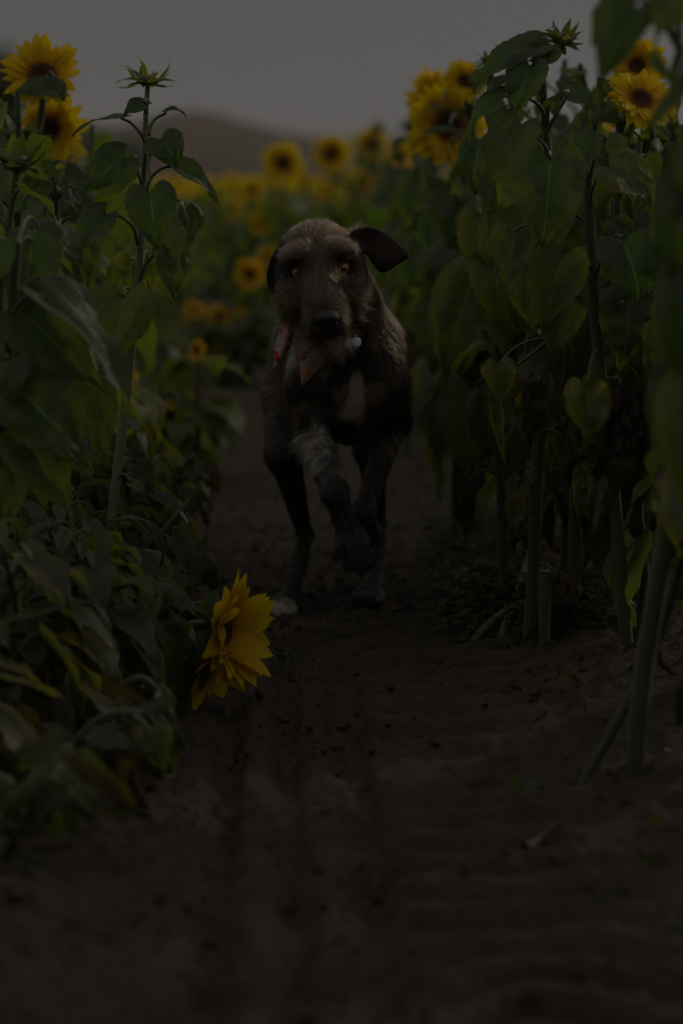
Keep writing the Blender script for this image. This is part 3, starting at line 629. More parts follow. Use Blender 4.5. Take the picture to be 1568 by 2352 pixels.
hero('sunflower with a yellow bloom half hidden by dark leaves near the top right corner', 4.35,
 [(1440, 1470), (1430, 1000), (1420, 600), (1418, 400), (1424, 290), (1452, 250)], [.011, .010, .007],
 [((1420, 330), (1398, 220), (1372, 175), 60, (-.1, -1, .2), {}), ((1424, 300), (1386, 250), (1418, 288), 50, (-.2, -1, .3), dict(yb=-.1)), ((1425, 320), (1470, 330), (1530, 400), 100, (.2, -.9, .4), dict(yb=.05)),
  ((1420, 380), (1370, 320), (1330, 400), 100, (-.2, -.9, .4), dict(yb=.05)), ((1420, 420), (1480, 400), (1520, 520), 120, (.2, -1, .2), dict(yb=.05)), ((1420, 500), (1490, 520), (1520, 650), 130, (.2, -1, .2), {}),
  ((1420, 520), (1400, 520), (1380, 660), 110, (-.1, -1, .2), dict(yb=.05)), ((1424, 650), (1500, 660), (1530, 800), 130, (.2, -1, .2), {})],
 heads=[(1470, 228, -.06, 90, 30, (.22, -.74, .62), dict(Fk, cup=.1, orange=.2, n=26))])
hero('taller sunflower with a pale yellow bloom cut off by the big top right leaves', 4.75,
 [(1500, 1380), (1490, 900), (1480, 500), (1478, 300), (1474, 170)], [.011, .010, .007],
 [((1480, 300), (1540, 320), (1600, 400), 110, (.2, -1, .3), {}), ((1480, 400), (1540, 440), (1580, 560), 120, (.2, -1, .2), {}), ((1480, 500), (1440, 600), (1450, 720), 110, (0, -1, .2), {})],
 heads=[(1462, 150, -.03, 72, 22, (-.1, -.9, .3), dict(Fk, cup=.25, orange=.1))])
hero('leafy sunflower with several closed buds beside the yellow cluster on the right', 4.4,
 [(1160, 1420), (1150, 1100), (1142, 800), (1135, 500), (1130, 300), (1125, 165)], [.010, .009, .007],
 [((1130, 300), (1165, 250), (1130, 330), 90, (-.2, -1, .3), {}), ((1130, 330), (1100, 330), (1095, 450), 80, (-.4, -.9, .2), {}), ((1134, 420), (1150, 400), (1140, 540), 100, (.1, -1, .2), {}),
  ((1136, 520), (1100, 500), (1110, 640), 105, (-.3, -1, .1), dict(c=(.8, .7, 0))), ((1136, 600), (1130, 590), (1150, 770), 120, (0, -1, .2), dict(c=(.6, .6, 0))),
  ((1140, 700), (1085, 640), (1025, 860), 165, (-.25, -.95, .2), dict(curl=.4, yb=.04, c=(.3, .3, 0))), ((1142, 760), (1160, 720), (1175, 840), 100, (0, -1, .2), dict(c=(.6, .7, 0))),
  ((1145, 880), (1085, 905), (1060, 1100), 150, (-.2, -1, .1), dict(curl=.4, yb=.05, c=(.2, .1, 0))), ((1140, 640), (1060, 700), (985, 800), 120, (-.4, -.8, .4), dict(yb=.15, c=(.3, .2, 0))),
  ((1148, 950), (1120, 920), (1120, 1060), 105, (0, -1, .1), dict(yb=-.02)), ((1150, 1100), (1075, 1110), (1070, 1240), 64, (-.2, -1, .1), dict(c=(0, 1, .95), crumple=.5, fold=.6)),
  ((1150, 1000), (1180, 1000), (1160, 1130), 90, (.1, -1, .1), {})], bud=(1128, 138, 17, (0, -.2, 1), 18, 2.0))

# stems without a visible top, low on the right
for lab, Y, st_, rad, lv in [
 ('straight green stem rising between the two main right-hand sunflowers', 4.15, [(1316, 1440), (1318, 1250), (1322, 1080), (1318, 860), (1322, 620)], [.011, .011, .008],
  [((1320, 1060), (1280, 1060), (1265, 1090), 30, (-.2, -1, .1), dict(c=(.5, .6, 0))), ((1320, 1100), (1345, 1120), (1340, 1240), 50, (0, -1, 0), dict(c=(0, 1, 1), crumple=.6, fold=.6)), ((1318, 1350), (1330, 1370), (1310, 1500), 60, (0, -1, 0), dict(c=(0, 1, 1), crumple=.6, fold=.6)),
   ((1320, 700), (1340, 690), (1330, 860), 120, (0, -1, .1), {}), ((1320, 800), (1300, 760), (1290, 900), 110, (-.2, -1, .1), {}), ((1320, 640), (1300, 600), (1320, 720), 110, (0, -1, .1), {})]),
 ('thin sunflower stem farther back at the right with one hanging dry leaf', 4.9, [(1400, 1340), (1395, 1100), (1390, 900), (1385, 650)], [.010, .009],
  [((1390, 1000), (1430, 1010), (1440, 1130), 70, (0, -1, 0), dict(c=(0, 1, 1), crumple=.6)), ((1388, 800), (1350, 780), (1350, 900), 110, (0, -1, .1), {}), ((1388, 760), (1420, 740), (1430, 860), 120, (0, -1, .1), {})]),
 ('sunflower stem closest to the far right edge behind the broken stump', 4.5, [(1545, 1400), (1535, 1150), (1525, 900), (1520, 700)], [.010, .009],
  [((1530, 1000), (1500, 980), (1480, 1110), 70, (0, -1, 0), dict(c=(0, 1, .9), crumple=.6)), ((1525, 900), (1490, 860), (1480, 980), 110, (0, -1, .1), {}), ((1525, 800), (1560, 760), (1560, 900), 130, (0, -1, .1), {})]),
 ('sunflower stem with green hanging leaves just right of the dog hind legs', 5.3, [(1040, 1255), (1046, 1100), (1050, 900), (1056, 700)], [.010, .009],
  [((1046, 1100), (1068, 1090), (1072, 1230), 60, (0, -1, 0), dict(c=(0, 1, 1), crumple=.6)), ((1050, 900), (1010, 900), (1000, 1050), 110, (-.2, -1, .1), {}), ((1050, 820), (1080, 800), (1100, 940), 120, (.1, -1, .1), {}), ((1055, 720), (1010, 720), (985, 860), 120, (-.2, -1, .1), {})]),
 ]:
    hero(lab, Y, st_, rad, lv)
def stump(label, Y, pts, r, name='stump'):
    P = [at(x, y, Y) for x, y in pts]; b = P[0].copy(); b[2] = gz(b[0], b[1]); P[0][2] = b[2] - .02
    mb = MB(); SP = smooth_path(P, 14) - b; tube(mb, SP, [r * 1.05, r, r], 12, rough=.03)
    top = SP[-1]; ax = unit(SP[-1] - SP[-2]); X, Yv, Z = frame(ax); th = np.linspace(0, 2 * PI, 12, endpoint=False)
    v = np.array([top + (X * math.cos(t) + Yv * math.sin(t)) * r * q + Z * (-.004 if q < .5 else .001) for q in (1.0, .75, .3, .01) for t in th]); mb.add(v, grid_faces(4, 12, True), None, (1, 0, 0))
    for k in range(9):
        t = rng.uniform(0, 6.3); p = top + (X * math.cos(t) + Yv * math.sin(t)) * r * .9; tube(mb, np.array([p - Z * .004, p + Z * rng.uniform(.006, .02) + rng.normal(0, .002, 3)]), [.0009, .0002], 4, (1, 0, 0))
    for s in SP[3::4]: ico_like(mb, s + np.array([0, -r * .8, 0]), .004, (0, 0, .6))
    return props(mb.build(name, M['stem'], None, origin=None), label, 'cut stem') if False else _placed(mb, name, b, label)
def _placed(mb, name, b, label):
    o = mb.build(name, M['stem']); o.location = [float(q) for q in b]; return props(o, label, 'stalk')
stump('short sunflower stump with a pale splintered top on the right of the path', 3.9, [(1248, 1560), (1249, 1450), (1252, 1312)], .0095)
stump('taller broken sunflower stump near the right edge, open at the top', 3.95, [(1490, 1560), (1500, 1400), (1512, 1290), (1524, 1185)], .0105)
stump('small grey dry stub poking from the soil at the right edge of the path', 4.1, [(1072, 1480), (1076, 1458), (1080, 1440)], .007, 'dry_stub')
def lying(label, pts, r, name='fallen_stalk', c=(.2, 0, 0)):
    P = []
    for (x, y, h) in pts:
        g = gnd(x, y); P.append(np.array([g[0], g[1], gz(g[0], g[1]) + r * .8 + h]))
    P = np.array(P); b = P[0].copy(); mb = MB(); tube(mb, smooth_path(P, 20) - b, [r, r * .9, r * .6], 8, c, rough=.04)
    return _placed(mb, name, b, label)
lying('pale green fallen stem lying across the right edge of the path', [(1058, 1510, 0), (1120, 1485, .008), (1205, 1462, .012), (1330, 1478, .004), (1420, 1482, 0)], .007)
lying('yellowish broken stalk leaning on the ground behind the right-hand stump', [(1145, 1500, 0), (1190, 1440, .03), (1240, 1370, .1)], .007, 'broken_stalk')
_tw = lying('short dark twig half buried in the foreground soil on the right', [(1205, 1985, -.002), (1240, 1955, .006), (1275, 1948, -.002)],   .006, 'twig', (0, 0, .9))

# foreground right: thick out-of-focus stems
hero('very thick blurred foreground sunflower stem slanting down at the right edge', 3.05,
 [(1455, 1840), (1470, 1600), (1500, 1400), (1545, 1150), (1590, 900), (1600, 600)], [.0125, .0125, .011, .010],
 [((1590, 900), (1600, 850), (1545, 1090), 210, (-.3, -.9, .3), dict(curl=.4)), ((1600, 800), (1590, 700), (1530, 900), 140, (-.3, -.9, .3), dict(curl=.4, c=(.5, .3, 0))), ((1600, 620), (1580, 560), (1520, 720), 130, (-.3, -.9, .3), {}),
  ((1600, 600), (1560, 470), (1510, 610), 110, (-.3, -.8, .4), {}), ((1600, 600), (1620, 420), (1550, 540), 110, (-.3, -.8, .4), {})], stemc=(0, 0, .3))
hero('blurred thinner stem crossing behind the thick slanting stem at the lower right', 3.1,
 [(1320, 1815), (1400, 1690), (1480, 1540), (1530, 1400), (1590, 1200), (1640, 900)], [.0075, .008, .008, .008], [((1590, 1200), (1600, 1150), (1560, 1290), 90, (0, -1, .1), dict(c=(0, 1, .8), crumple=.4))], stemc=(0, 0, .35))
hero('foreground sunflower whose huge dark leaves fill the top right corner', 2.75,
 [(1640, 2050), (1650, 1500), (1640, 900), (1620, 500), (1600, 250), (1560, 120)], [.012, .011, .008],
 [((1570, 130), (1460, 20), (1378, 205), 110, (-.35, -.9, .25), dict(curl=.5, yb=-.05)), ((1560, 120), (1560, -20), (1500, 85), 110, (-.1, -1, .2), dict(yb=-.1)), ((1560, 120), (1420, 5), (1360, 110), 80, (-.3, -.8, .5), dict(yb=0)),
  ((1590, 200), (1600, 130), (1535, 240), 90, (-.3, -.9, .2), dict(yb=.05)), ((1600, 300), (1640, 330), (1550, 520), 130, (-.3, -.9, .2), {}), ((1610, 400), (1600, 420), (1530, 640), 170, (-.2, -.9, .2), {}),
  ((1620, 600), (1600, 620), (1550, 860), 180, (-.2, -1, .2), {}), ((1630, 850), (1600, 900), (1570, 1180), 190, (-.1, -1, .2), dict(c=(.6, .4, 0))), ((1560, 120), (1500, 130), (1545, 200), 30, (-.2, -.9, .2), dict(yb=-.1)),
  ((1590, 220), (1560, 210), (1478, 318), 40, (-.3, -.9, .1), dict(yb=-.15))])

# --- fallen sunflower head in the left foreground
g = gnd(470, 1640); b = np.array([g[0] - .02, g[1], gz(g[0], g[1])])
root = empty('fallen_sunflower', b, label='fallen sunflower with drooping golden petals lying at the left edge of the path', cat='sunflower')
st, fo = MB(), MB()
C1 = at(512, 1448, 3.62)
tube(st, smooth_path([at(250, 1700, 3.75), at(330, 1540, 3.72), at(430, 1440, 3.68), at(505, 1430, 3.66)], 16) - b, [.010, .009, .008], 9, rough=.03)
for a, bb, t, w_, n_ in [((380, 1490), (470, 1400), (505, 1350), 40, (.3, -.9, .3)), ((350, 1520), (330, 1500), (230, 1620), 120, (-.3, -.7, .6)), ((400, 1460), (380, 1400), (300, 1330), 110, (-.2, -.6, .8)), ((420, 1450), (440, 1480), (400, 1600), 120, (.1, -.9, .3)), ((430, 1450), (450, 1500), (415, 1640), 70, (.3, -.9, .2))]:
    Bp, Tp = at(bb[0], bb[1], 3.6), at(t[0], t[1], 3.62); petiole(st, at(a[0], a[1], 3.7) - b, Bp - b, .003, .2); leaf(fo, Bp - b, Tp - b, n_, w_ * 3.6 / FPX, curl=.7, fold=.3, res=(20, 10), c=(.2, .3, 0), wave=.1)
st.build('stem', M['stem'], root); fo.build('foliage', M['leaf'], root)
add_head(root, b, C1, (.90, -.42, .04), .100, .027, n=20, res=(9, 5), cup=.50, ragged=.2, orange=.35)
root2 = empty('fallen_sunflower', b + np.array([-.02, .01, 0]), label='smaller fallen sunflower head with limp orange petals under the larger fallen bloom', cat='sunflower')
b2 = b + np.array([-.02, .01, 0]); s2 = MB(); tube(s2, smooth_path([at(330, 1600, 3.7), at(420, 1530, 3.66), at(476, 1512, 3.63)], 10) - b2, [.007, .006], 8); s2.build('stem', M['stem'], root2)
add_head(root2, b2, at(492, 1520, 3.60), (.35, -.55, -.62), .070, .019, n=9, res=(9, 5), cup=.35, ragged=.3, orange=1.0, droop=-.2)

# --- trampled plants in the lower left
for lab, Y, st_, rad, seed in [
 ('trampled sunflower with matted grey-green leaves in the lower left, nearest the camera', 2.95, [(60, 1900), (160, 1720), (260, 1640), (330, 1640)], [.009, .008], 1),
 ('trampled sunflower with dark leaves drooping over the path below the fallen bloom', 3.2, [(150, 1800), (240, 1620), (330, 1560), (370, 1600)], [.009, .008], 2),
 ('flattened sunflower stem leaning up and right through the tangle on the left', 3.95, [(250, 1560), (300, 1350), (370, 1230), (440, 1150)], [.009, .008], 3),
 ('pale dry stalk leaning right above the tangle beside the path', 5.2, [(330, 1270), (365, 1180), (410, 1100), (450, 1040)], [.011, .008], 4),
 ('lodged sunflower with twisted leaves in the middle of the left tangle', 3.6, [(120, 1640), (200, 1480), (300, 1400), (360, 1330)], [.009, .008], 5),
 ('lodged sunflower spreading flat leaves over the left edge of the path', 4.3, [(280, 1440), (350, 1350), (420, 1300), (470, 1270)], [.009, .007], 6),
 ('bent sunflower with limp leaves at the far left above the trampled ones', 3.5, [(20, 1680), (40, 1500), (90, 1400), (150, 1330)], [.009, .008], 7),
 ('collapsed sunflower with wilted leaves beneath the spiky-budded plant', 4.1, [(150, 1490), (190, 1330), (250, 1250), (300, 1240)], [.009, .007], 8),
 ('trampled sunflower at the bottom left corner with blurred dark leaves', 2.75, [(-40, 2050), (40, 1850), (110, 1760), (150, 1760)], [.009, .008], 9)]:
    r = np.random.default_rng(100 + seed); lv = []; S = np.array(st_, float)
    for k in range(24):
        f = r.uniform(.1, 1) * (len(S) - 1); i = min(int(f), len(S) - 2); q = S[i] + (S[i + 1] - S[i]) * (f - i)
        a = r.uniform(-2.6, 2.9); d = np.array([math.cos(a), -math.sin(a) * .8 + .25]) * (Y and 330 / Y * r.uniform(.3, .7)); Bp = q + d * .7
        a2 = a + r.normal(0, .6); Lp = r.uniform(.05, .11) * FPX / Y; T = Bp + np.array([math.cos(a2) * .8, -math.sin(a2) * .45 + .45]) * Lp
        gy = HOR + CAMH * FPX / (Y + .02) - 8
        T[1] = min(T[1], gy); Bp[1] = min(Bp[1], gy - 10)
        if Y < 3.4 and T[0] > 400: T[0] = 400 - r.uniform(0, 30)
        if T[0] > 500: T[0] = 500
        if np.linalg.norm(T - Bp) < .55 * Lp: continue
        lv.append((tuple(q), tuple(Bp), tuple(T), Lp * r.uniform(.32, .62), (r.normal(0, .5), -.6, r.uniform(.2, 1)), dict(arch=.0, curl=r.uniform(.3, 1.2), fold=r.uniform(.1, .6), wave=.1, yb=r.uniform(-.12, .1), res=(16, 8), c=(r.random() * .3, r.random() * .5, .9 if r.random() < .16 else r.random() * .4), crumple=r.choice([.1, .25, .4]))))
    hero(lab, Y, st_, [q * (.75 if seed != 4 else 1) for q in rad], lv, stemc=(0, 0, .45) if seed != 4 else (.4, 0, .2), name='trampled_sunflower' if seed != 4 else 'dry_stalk', cat='sunflower' if seed != 4 else 'stalk')

# --- background blooms placed where the photograph shows them
bgh = [(650, 375, 46, (-.15, -1, .1), 'round yellow bloom, leftmost of the row of blurred blooms above the dog'),
 (760, 355, 43, (.05, -1, .1), 'yellow bloom with a dark centre, second in the blurred row above the dog'),
 (853, 333, 37, (0, -1, .15), 'highest yellow bloom of the blurred row above the dog'),
 (914, 386, 42, (.1, -.9, .3), 'orange-centred bloom at the right end of the blurred row above the dog'),
 (828, 408, 36, (-.1, -.6, .8), 'flattened yellow bloom below the blurred row above the dog'),
 (812, 482, 34, (.1, -.9, .3), 'lower yellow bloom directly above the dog ear'),
 (985, 412, 24, (.3, -.9, .1), 'small orange bloom between the blurred row and the big yellow cluster'),
 (1080, 385, 40, (-.2, -.9, .2), 'yellow bloom behind the stem of the big cluster'),
 (962, 325, 22, (-.3, -.9, .1), 'tiny dark bloom under the left side of the big cluster'),
 (580, 437, 26, (0, -1, .3), 'faint yellow bloom left of the blurred row, near the hill foot'),
 (533, 482, 24, (-.3, -.9, .2), 'small yellow bloom right of the spiky-budded plant'),
 (600, 515, 28, (.2, -.9, .3), 'dim yellow bloom low in the field left of the dog head'),
 (574, 630, 34, (.1, -.9, .2), 'blurred orange bloom level with the dog eyes on the left'),
 (308, 503, 20, (0, -1, .1), 'tiny yellow bloom just left of the spiky-budded stem'),
 (446, 715, 24, (.1, -.7, .6), 'upper yellow bloom of the low cluster left of the bandana'),
 (448, 742, 22, (.1, -.7, .6), 'lower yellow bloom of the low cluster left of the bandana'),
 (503, 728, 26, (-.3, -.9, .1), 'middle yellow bloom of the low cluster left of the bandana'),
 (553, 742, 30, (.3, -.9, .1), 'rightmost yellow bloom of the low cluster left of the bandana'),
 (516, 815, 44, (.6, -.6, -.3), 'drooping deep orange bloom hanging beside the path left of the dog'),
 (450, 805, 24, (.7, -.6, 0), 'side-on orange bloom left of the drooping deep orange bloom'),
 (392, 958, 34, (-.6, -.7, -.1), 'low yellow bloom facing left in the tangle beside the path'),
 (288, 875, 32, (-.2, -.9, 0), 'yellow bloom half hidden behind the spiky-budded stem'),
 (640, 455, 18, (0, -1, .3), 'very faint yellow bloom under the leftmost blurred bloom'), (700, 420, 18, (0, -1, .3), 'small faint bloom between the first two blurred blooms'),
 (740, 450, 16, (.2, -1, .3), 'small distant bloom low behind the dog head top'), (615, 590, 22, (0, -1, .3), 'dim small bloom left of the dog folded ear')]
for i, (px, py, r_, N, lab) in enumerate(bgh):
    Yb = min(max(.088 * FPX / r_, 5.6), 15); r_ = r_ * 1.22; low = py > 560
    if low: Yb = min(Yb, 9.5)
    if px < 460 and py > 780: Yb = 6.3
    C = at(px, py, Yb); rr = r_ * Yb / FPX
    hgt = max(C[2] - .03, .12); keep = rng; rng = np.random.default_rng(300 + i)
    root = empty('sunflower_plant', (C[0], C[1] + .04, 0), label='sunflower with ' + lab if not lab[0] in 'aeiou' else 'sunflower with ' + lab, cat='sunflower', group='blurred sunflowers blooming behind the dog')
    st, fo = MB(), MB(); t = np.linspace(0, 1, 8); P = np.c_[.03 * t * 0, .03 * t * 0, t * hgt]
    if low: P[:, 0] = -(.10) * (1 - t) ** 2 * 0
    tube(st, P, [.010, .008, .006], 7, rough=.03)
    for k in range(13):
        f = rng.uniform(.2, .93); A = P[0] * (1 - f) + P[-1] * f; a = k * 2.4 + rng.normal(0, .3); dr = np.array([math.cos(a), math.sin(a), 0]); L = rng.uniform(.11, .17) * (1.1 - .4 * f)
        B = A + dr * L * .45 + [0, 0, .03]; petiole(st, A, B, .0025, .25, 5, (.2, 0, 0), 5); dp = rng.uniform(.5, 1.3)
        D = dr * math.cos(dp) - np.array([0, 0, math.sin(dp)]); leaf(fo, B, B + D * L, dr * math.sin(dp) + [0, 0, math.cos(dp)], L * .8, curl=.6, res=(9, 5), c=(.5 + rng.random(), .4 * rng.random(), 0))
    st.build('stem', M['stem'], root); fo.build('foliage', M['leaf'], root)
    add_head(root, np.array([C[0], C[1] + .04, 0]), C, N, rr, rr * .36, res=(5, 3), n=20, orange=.9 if py > 560 else .05, cup=.2)
    rng = keep

wm = MB(); rw = np.random.default_rng(77)
for b in BASES:
    if b[1] > 5.4: continue
    for k in range(46):
        a = rw.uniform(0, 6.3); d = .008 + abs(rw.normal(0, .022)); x, y = b[0] + math.cos(a) * d, b[1] + math.sin(a) * d; r_ = rw.uniform(.0015, .006); ico_like(wm, np.array([x, y, gz(x, y) + r_ * .3]), r_)
props(wm.build('stem_base_soil', M['soil']), 'crumbled soil heaped around the feet of the sunflower stems', 'soil', kind='stuff')
# --- rows of ordinary plants, built once per kind and copied
def protos():
    out = {}
    out['tall_leafy'] = [gen_plant('sunflower_plant', (0, 0, 0), 1.0 * s, 20 + i, 23, .145, None if i else ('bud', .022), (12, 8), (rng.normal(0, .05), 0), .16, 'leaf', .0095, (.8, 1.45), .7, .9, hue=-.35) for i, s in enumerate([.93, 1.0, .86])]
    out['mid'] = [gen_plant('sunflower_plant', (0, 0, 0), H, 40 + i, 13, .15, hd, (8, 5), (rng.normal(0, .06), 0), .2, 'leaf', .0085, (.5, 1.3), .4, hue=.55) for i, (H, hd) in enumerate([(.80, ('flower', .075, (-.3, -.9, .3))), (.86, None), (.74, ('bud', .022)), (.88, ('flower', .08, (.4, -.8, .1)))])]  # mid leaf hue raised: haze and backlight put into the colour
    out['far'] = [gen_plant('sunflower_plant', (0, 0, 0), H, 60 + i, 10, .16, hd, (5, 5), (0, 0), .3, 'leaf_far', .009, (.4, 1.2), .3, hue=.8) for i, (H, hd) in enumerate([(.76, ('flower', .075, (-.2, -1, .2))), (.80, None), (.72, None), (.82, ('flower', .07, (.5, -.8, .3))), (.70, ('bud', .02))])]  # far leaves coloured brighter in place of haze and backlight
    out['low'] = [gen_plant('sunflower_plant', (0, 0, 0), H, 80 + i, 24, .105, None, (8, 5), (-min(abs(rng.normal(0, .5)), .8), rng.normal(0, .2)), .1, 'leaf', .007, (.3, 1.4), .7, 1.3, hue=-.6, dryf=.35, wr=(.4, .7), brownall=.8) for i, H in enumerate([.24, .34, .30])]  # low kind: whole foliage mixed towards dark brown
    return out
PR = protos()
used = set()
def place(kind, x, y, i, s, label, group, zr=None):
    p = PR[kind][i % len(PR[kind])]
    if p.name in used: o = copy_tree(p)
    else: o = p; used.add(p.name)
    o.location = (x, y, gz(x, y) if y < 14 else 0); o.scale = (s, s, s); o.rotation_euler = (0, 0, rng.uniform(-.7, .7) if zr is None else zr)
    props(o, label, 'sunflower', group)
    return o
n_ = 0
# tangle in the lower left
for i, (px, py) in enumerate([(20, 1560), (120, 1600), (60, 1700), (180, 1690), (250, 1620), (320, 1560), (230, 1520), (150, 1500), (330, 1470), (330, 1420), (80, 1660), (200, 1600), (160, 1740), (280, 1700), (20, 1640), (290, 1550), (30, 1720), (110, 1720), (60, 1750), (230, 1700), (150, 1830), (20, 1840), (90, 1790), (200, 1770), (-30, 1900), (330, 1380), (370, 1310), (60, 1450), (200, 1420), (440, 1270), (0, 1500)]):
    g = gnd(px, py); place('low', g[0], g[1], i, rng.uniform(.75, 1.05), 'matted low sunflower in the trampled tangle at the lower left', 'trampled sunflowers in the lower left tangle', rng.uniform(-.8, .8))
# right bed near the path
for (x, y) in [(.50, 3.35), (.56, 3.75), (.62, 4.1), (.50, 4.2), (.44, 4.55), (.60, 4.65), (.36, 4.8), (.52, 5.0), (.70, 5.1), (.30, 5.3), (.45, 5.45), (.62, 5.5), (.58, 4.35), (.66, 3.55), (.74, 4.4), (.47, 3.9), (.40, 4.3), (.52, 3.1), (.60, 2.9), (.55, 4.5), (.42, 5.1)]:
    place('tall_leafy', x, y, n_ if y > 4.5 else 1 + n_ % 2, rng.uniform(.92, 1.04) if y > 4.4 else rng.uniform(.84, .95), 'dark leafy sunflower without a bloom in the dense bank right of the dog', 'leafy sunflowers in the dense right-hand bank', rng.uniform(0, 6.3)); n_ += 1
for r_ in range(5):
    yy = 5.6
    while yy < 11:
        x = pathx(yy) + .44 + .34 * r_ + rng.normal(0, .04)
        if x < .155 * yy + .1 and not (r_ == 0 and yy < 6.2): place('mid' if rng.random() < .75 else 'tall_leafy', x, yy, rng.integers(4), rng.uniform(.88, 1.05) * (1.05 if yy < 7.5 else 1), 'blurred leafy sunflower in the right-hand rows receding behind the dog', 'sunflowers in the right-hand rows behind the dog')
        yy += rng.uniform(.36, .5)
# left bed
for (x, y) in [(-.58, 3.9), (-.62, 4.25), (-.55, 4.5), (-.66, 4.7), (-.55, 5.0), (-.70, 5.2), (-.62, 5.5), (-.52, 5.75), (-.72, 5.9)]:
    place('mid' , x, y, [1, 2][n_ % 2], rng.uniform(.98, 1.12), 'leafy sunflower without a bloom crowding the left edge behind the two left blooms', 'leafy sunflowers at the left edge', rng.uniform(0, 6.3)); n_ += 1
yy = 4.7
while yy < 10:
    x = pathx(yy) - .34 + rng.normal(0, .03)
    place('low', x - .04, yy, rng.integers(3), rng.uniform(.8, 1.1), 'low lodged sunflower sprawling along the left edge of the path', 'lodged sunflowers along the left path edge', rng.uniform(-.8, .8))
    place('low', x - .22, yy + .15, rng.integers(3), rng.uniform(1.0, 1.35), 'low lodged sunflower in the second row left of the path', 'lodged sunflowers left of the path', rng.uniform(-.8, .8))
    yy += rng.uniform(.33, .45)
for r_ in range(5):
    yy = 6.1 if r_ else 6.8
    while yy < 11:
        x = pathx(yy) - .58 - .34 * r_ + rng.normal(0, .04)
        if x > -.155 * yy - .1: place('mid', x, yy, [1, 2, 1, 2][rng.integers(4)], rng.uniform(.74, .9) if r_ < 2 else rng.uniform(.84, .97), 'blurred leafy sunflower in the left-hand rows behind the spiky-budded plant', 'sunflowers in the left-hand rows')
        yy += rng.uniform(.38, .52)
for i, (x, y) in enumerate([(sx_ * (.47 + .1 * (k % 2) + .22 * q), .9 + .42 * k - .2 * q) for sx_ in (-1, 1) for k in range(4) for q in (0, 1)]):  # unseen plants added beside the camera to block sky light
    place('tall_leafy', x, y, i, 1.02, 'unseen tall sunflower added beside the camera to shade the near path', 'unseen sunflowers added beside the camera', rng.uniform(0, 6.3))
hz_ = MB(); q = np.array([[x, y, z] for x in (-640, 640) for y in (-12, 1260) for z in (-4.0, 42)], float)
hz_.add(q, np.array([[0, 1, 3, 2], [4, 6, 7, 5], [0, 4, 5, 1], [2, 3, 7, 6], [0, 2, 6, 4], [1, 5, 7, 3]])); m, nt, out = mat('haze'); pv = nt.nodes.new('ShaderNodeVolumePrincipled')
pv.inputs['Color'].default_value = (.95, .93, .92, 1); pv.inputs['Density'].default_value = HAZE; nt.links.new(pv.outputs[0], out.inputs['Volume'])
if HAZE: props(hz_.build('haze', m, smooth=False), kind='stuff')
yy = 11.0
while yy < 17:
    x = -.16 * yy + rng.uniform(0, .2)
    while x < .16 * yy:
        if abs(x - pathx(yy)) > .26: place('far', x, yy, rng.integers(5) if x > pathx(yy) + .2 or rng.random() < .08 else [1, 2][rng.integers(2)], rng.uniform(.9, 1.1) if x > pathx(yy) + .4 else rng.uniform(.78, .92), 'far blurred sunflower among the rows at the end of the path', 'far sunflowers at the end of the path')
        x += rng.uniform(.36, .5)
    yy += .5
print('plants', sum(1 for o in sc.objects if o.parent is None and o.get('category') == 'sunflower'))
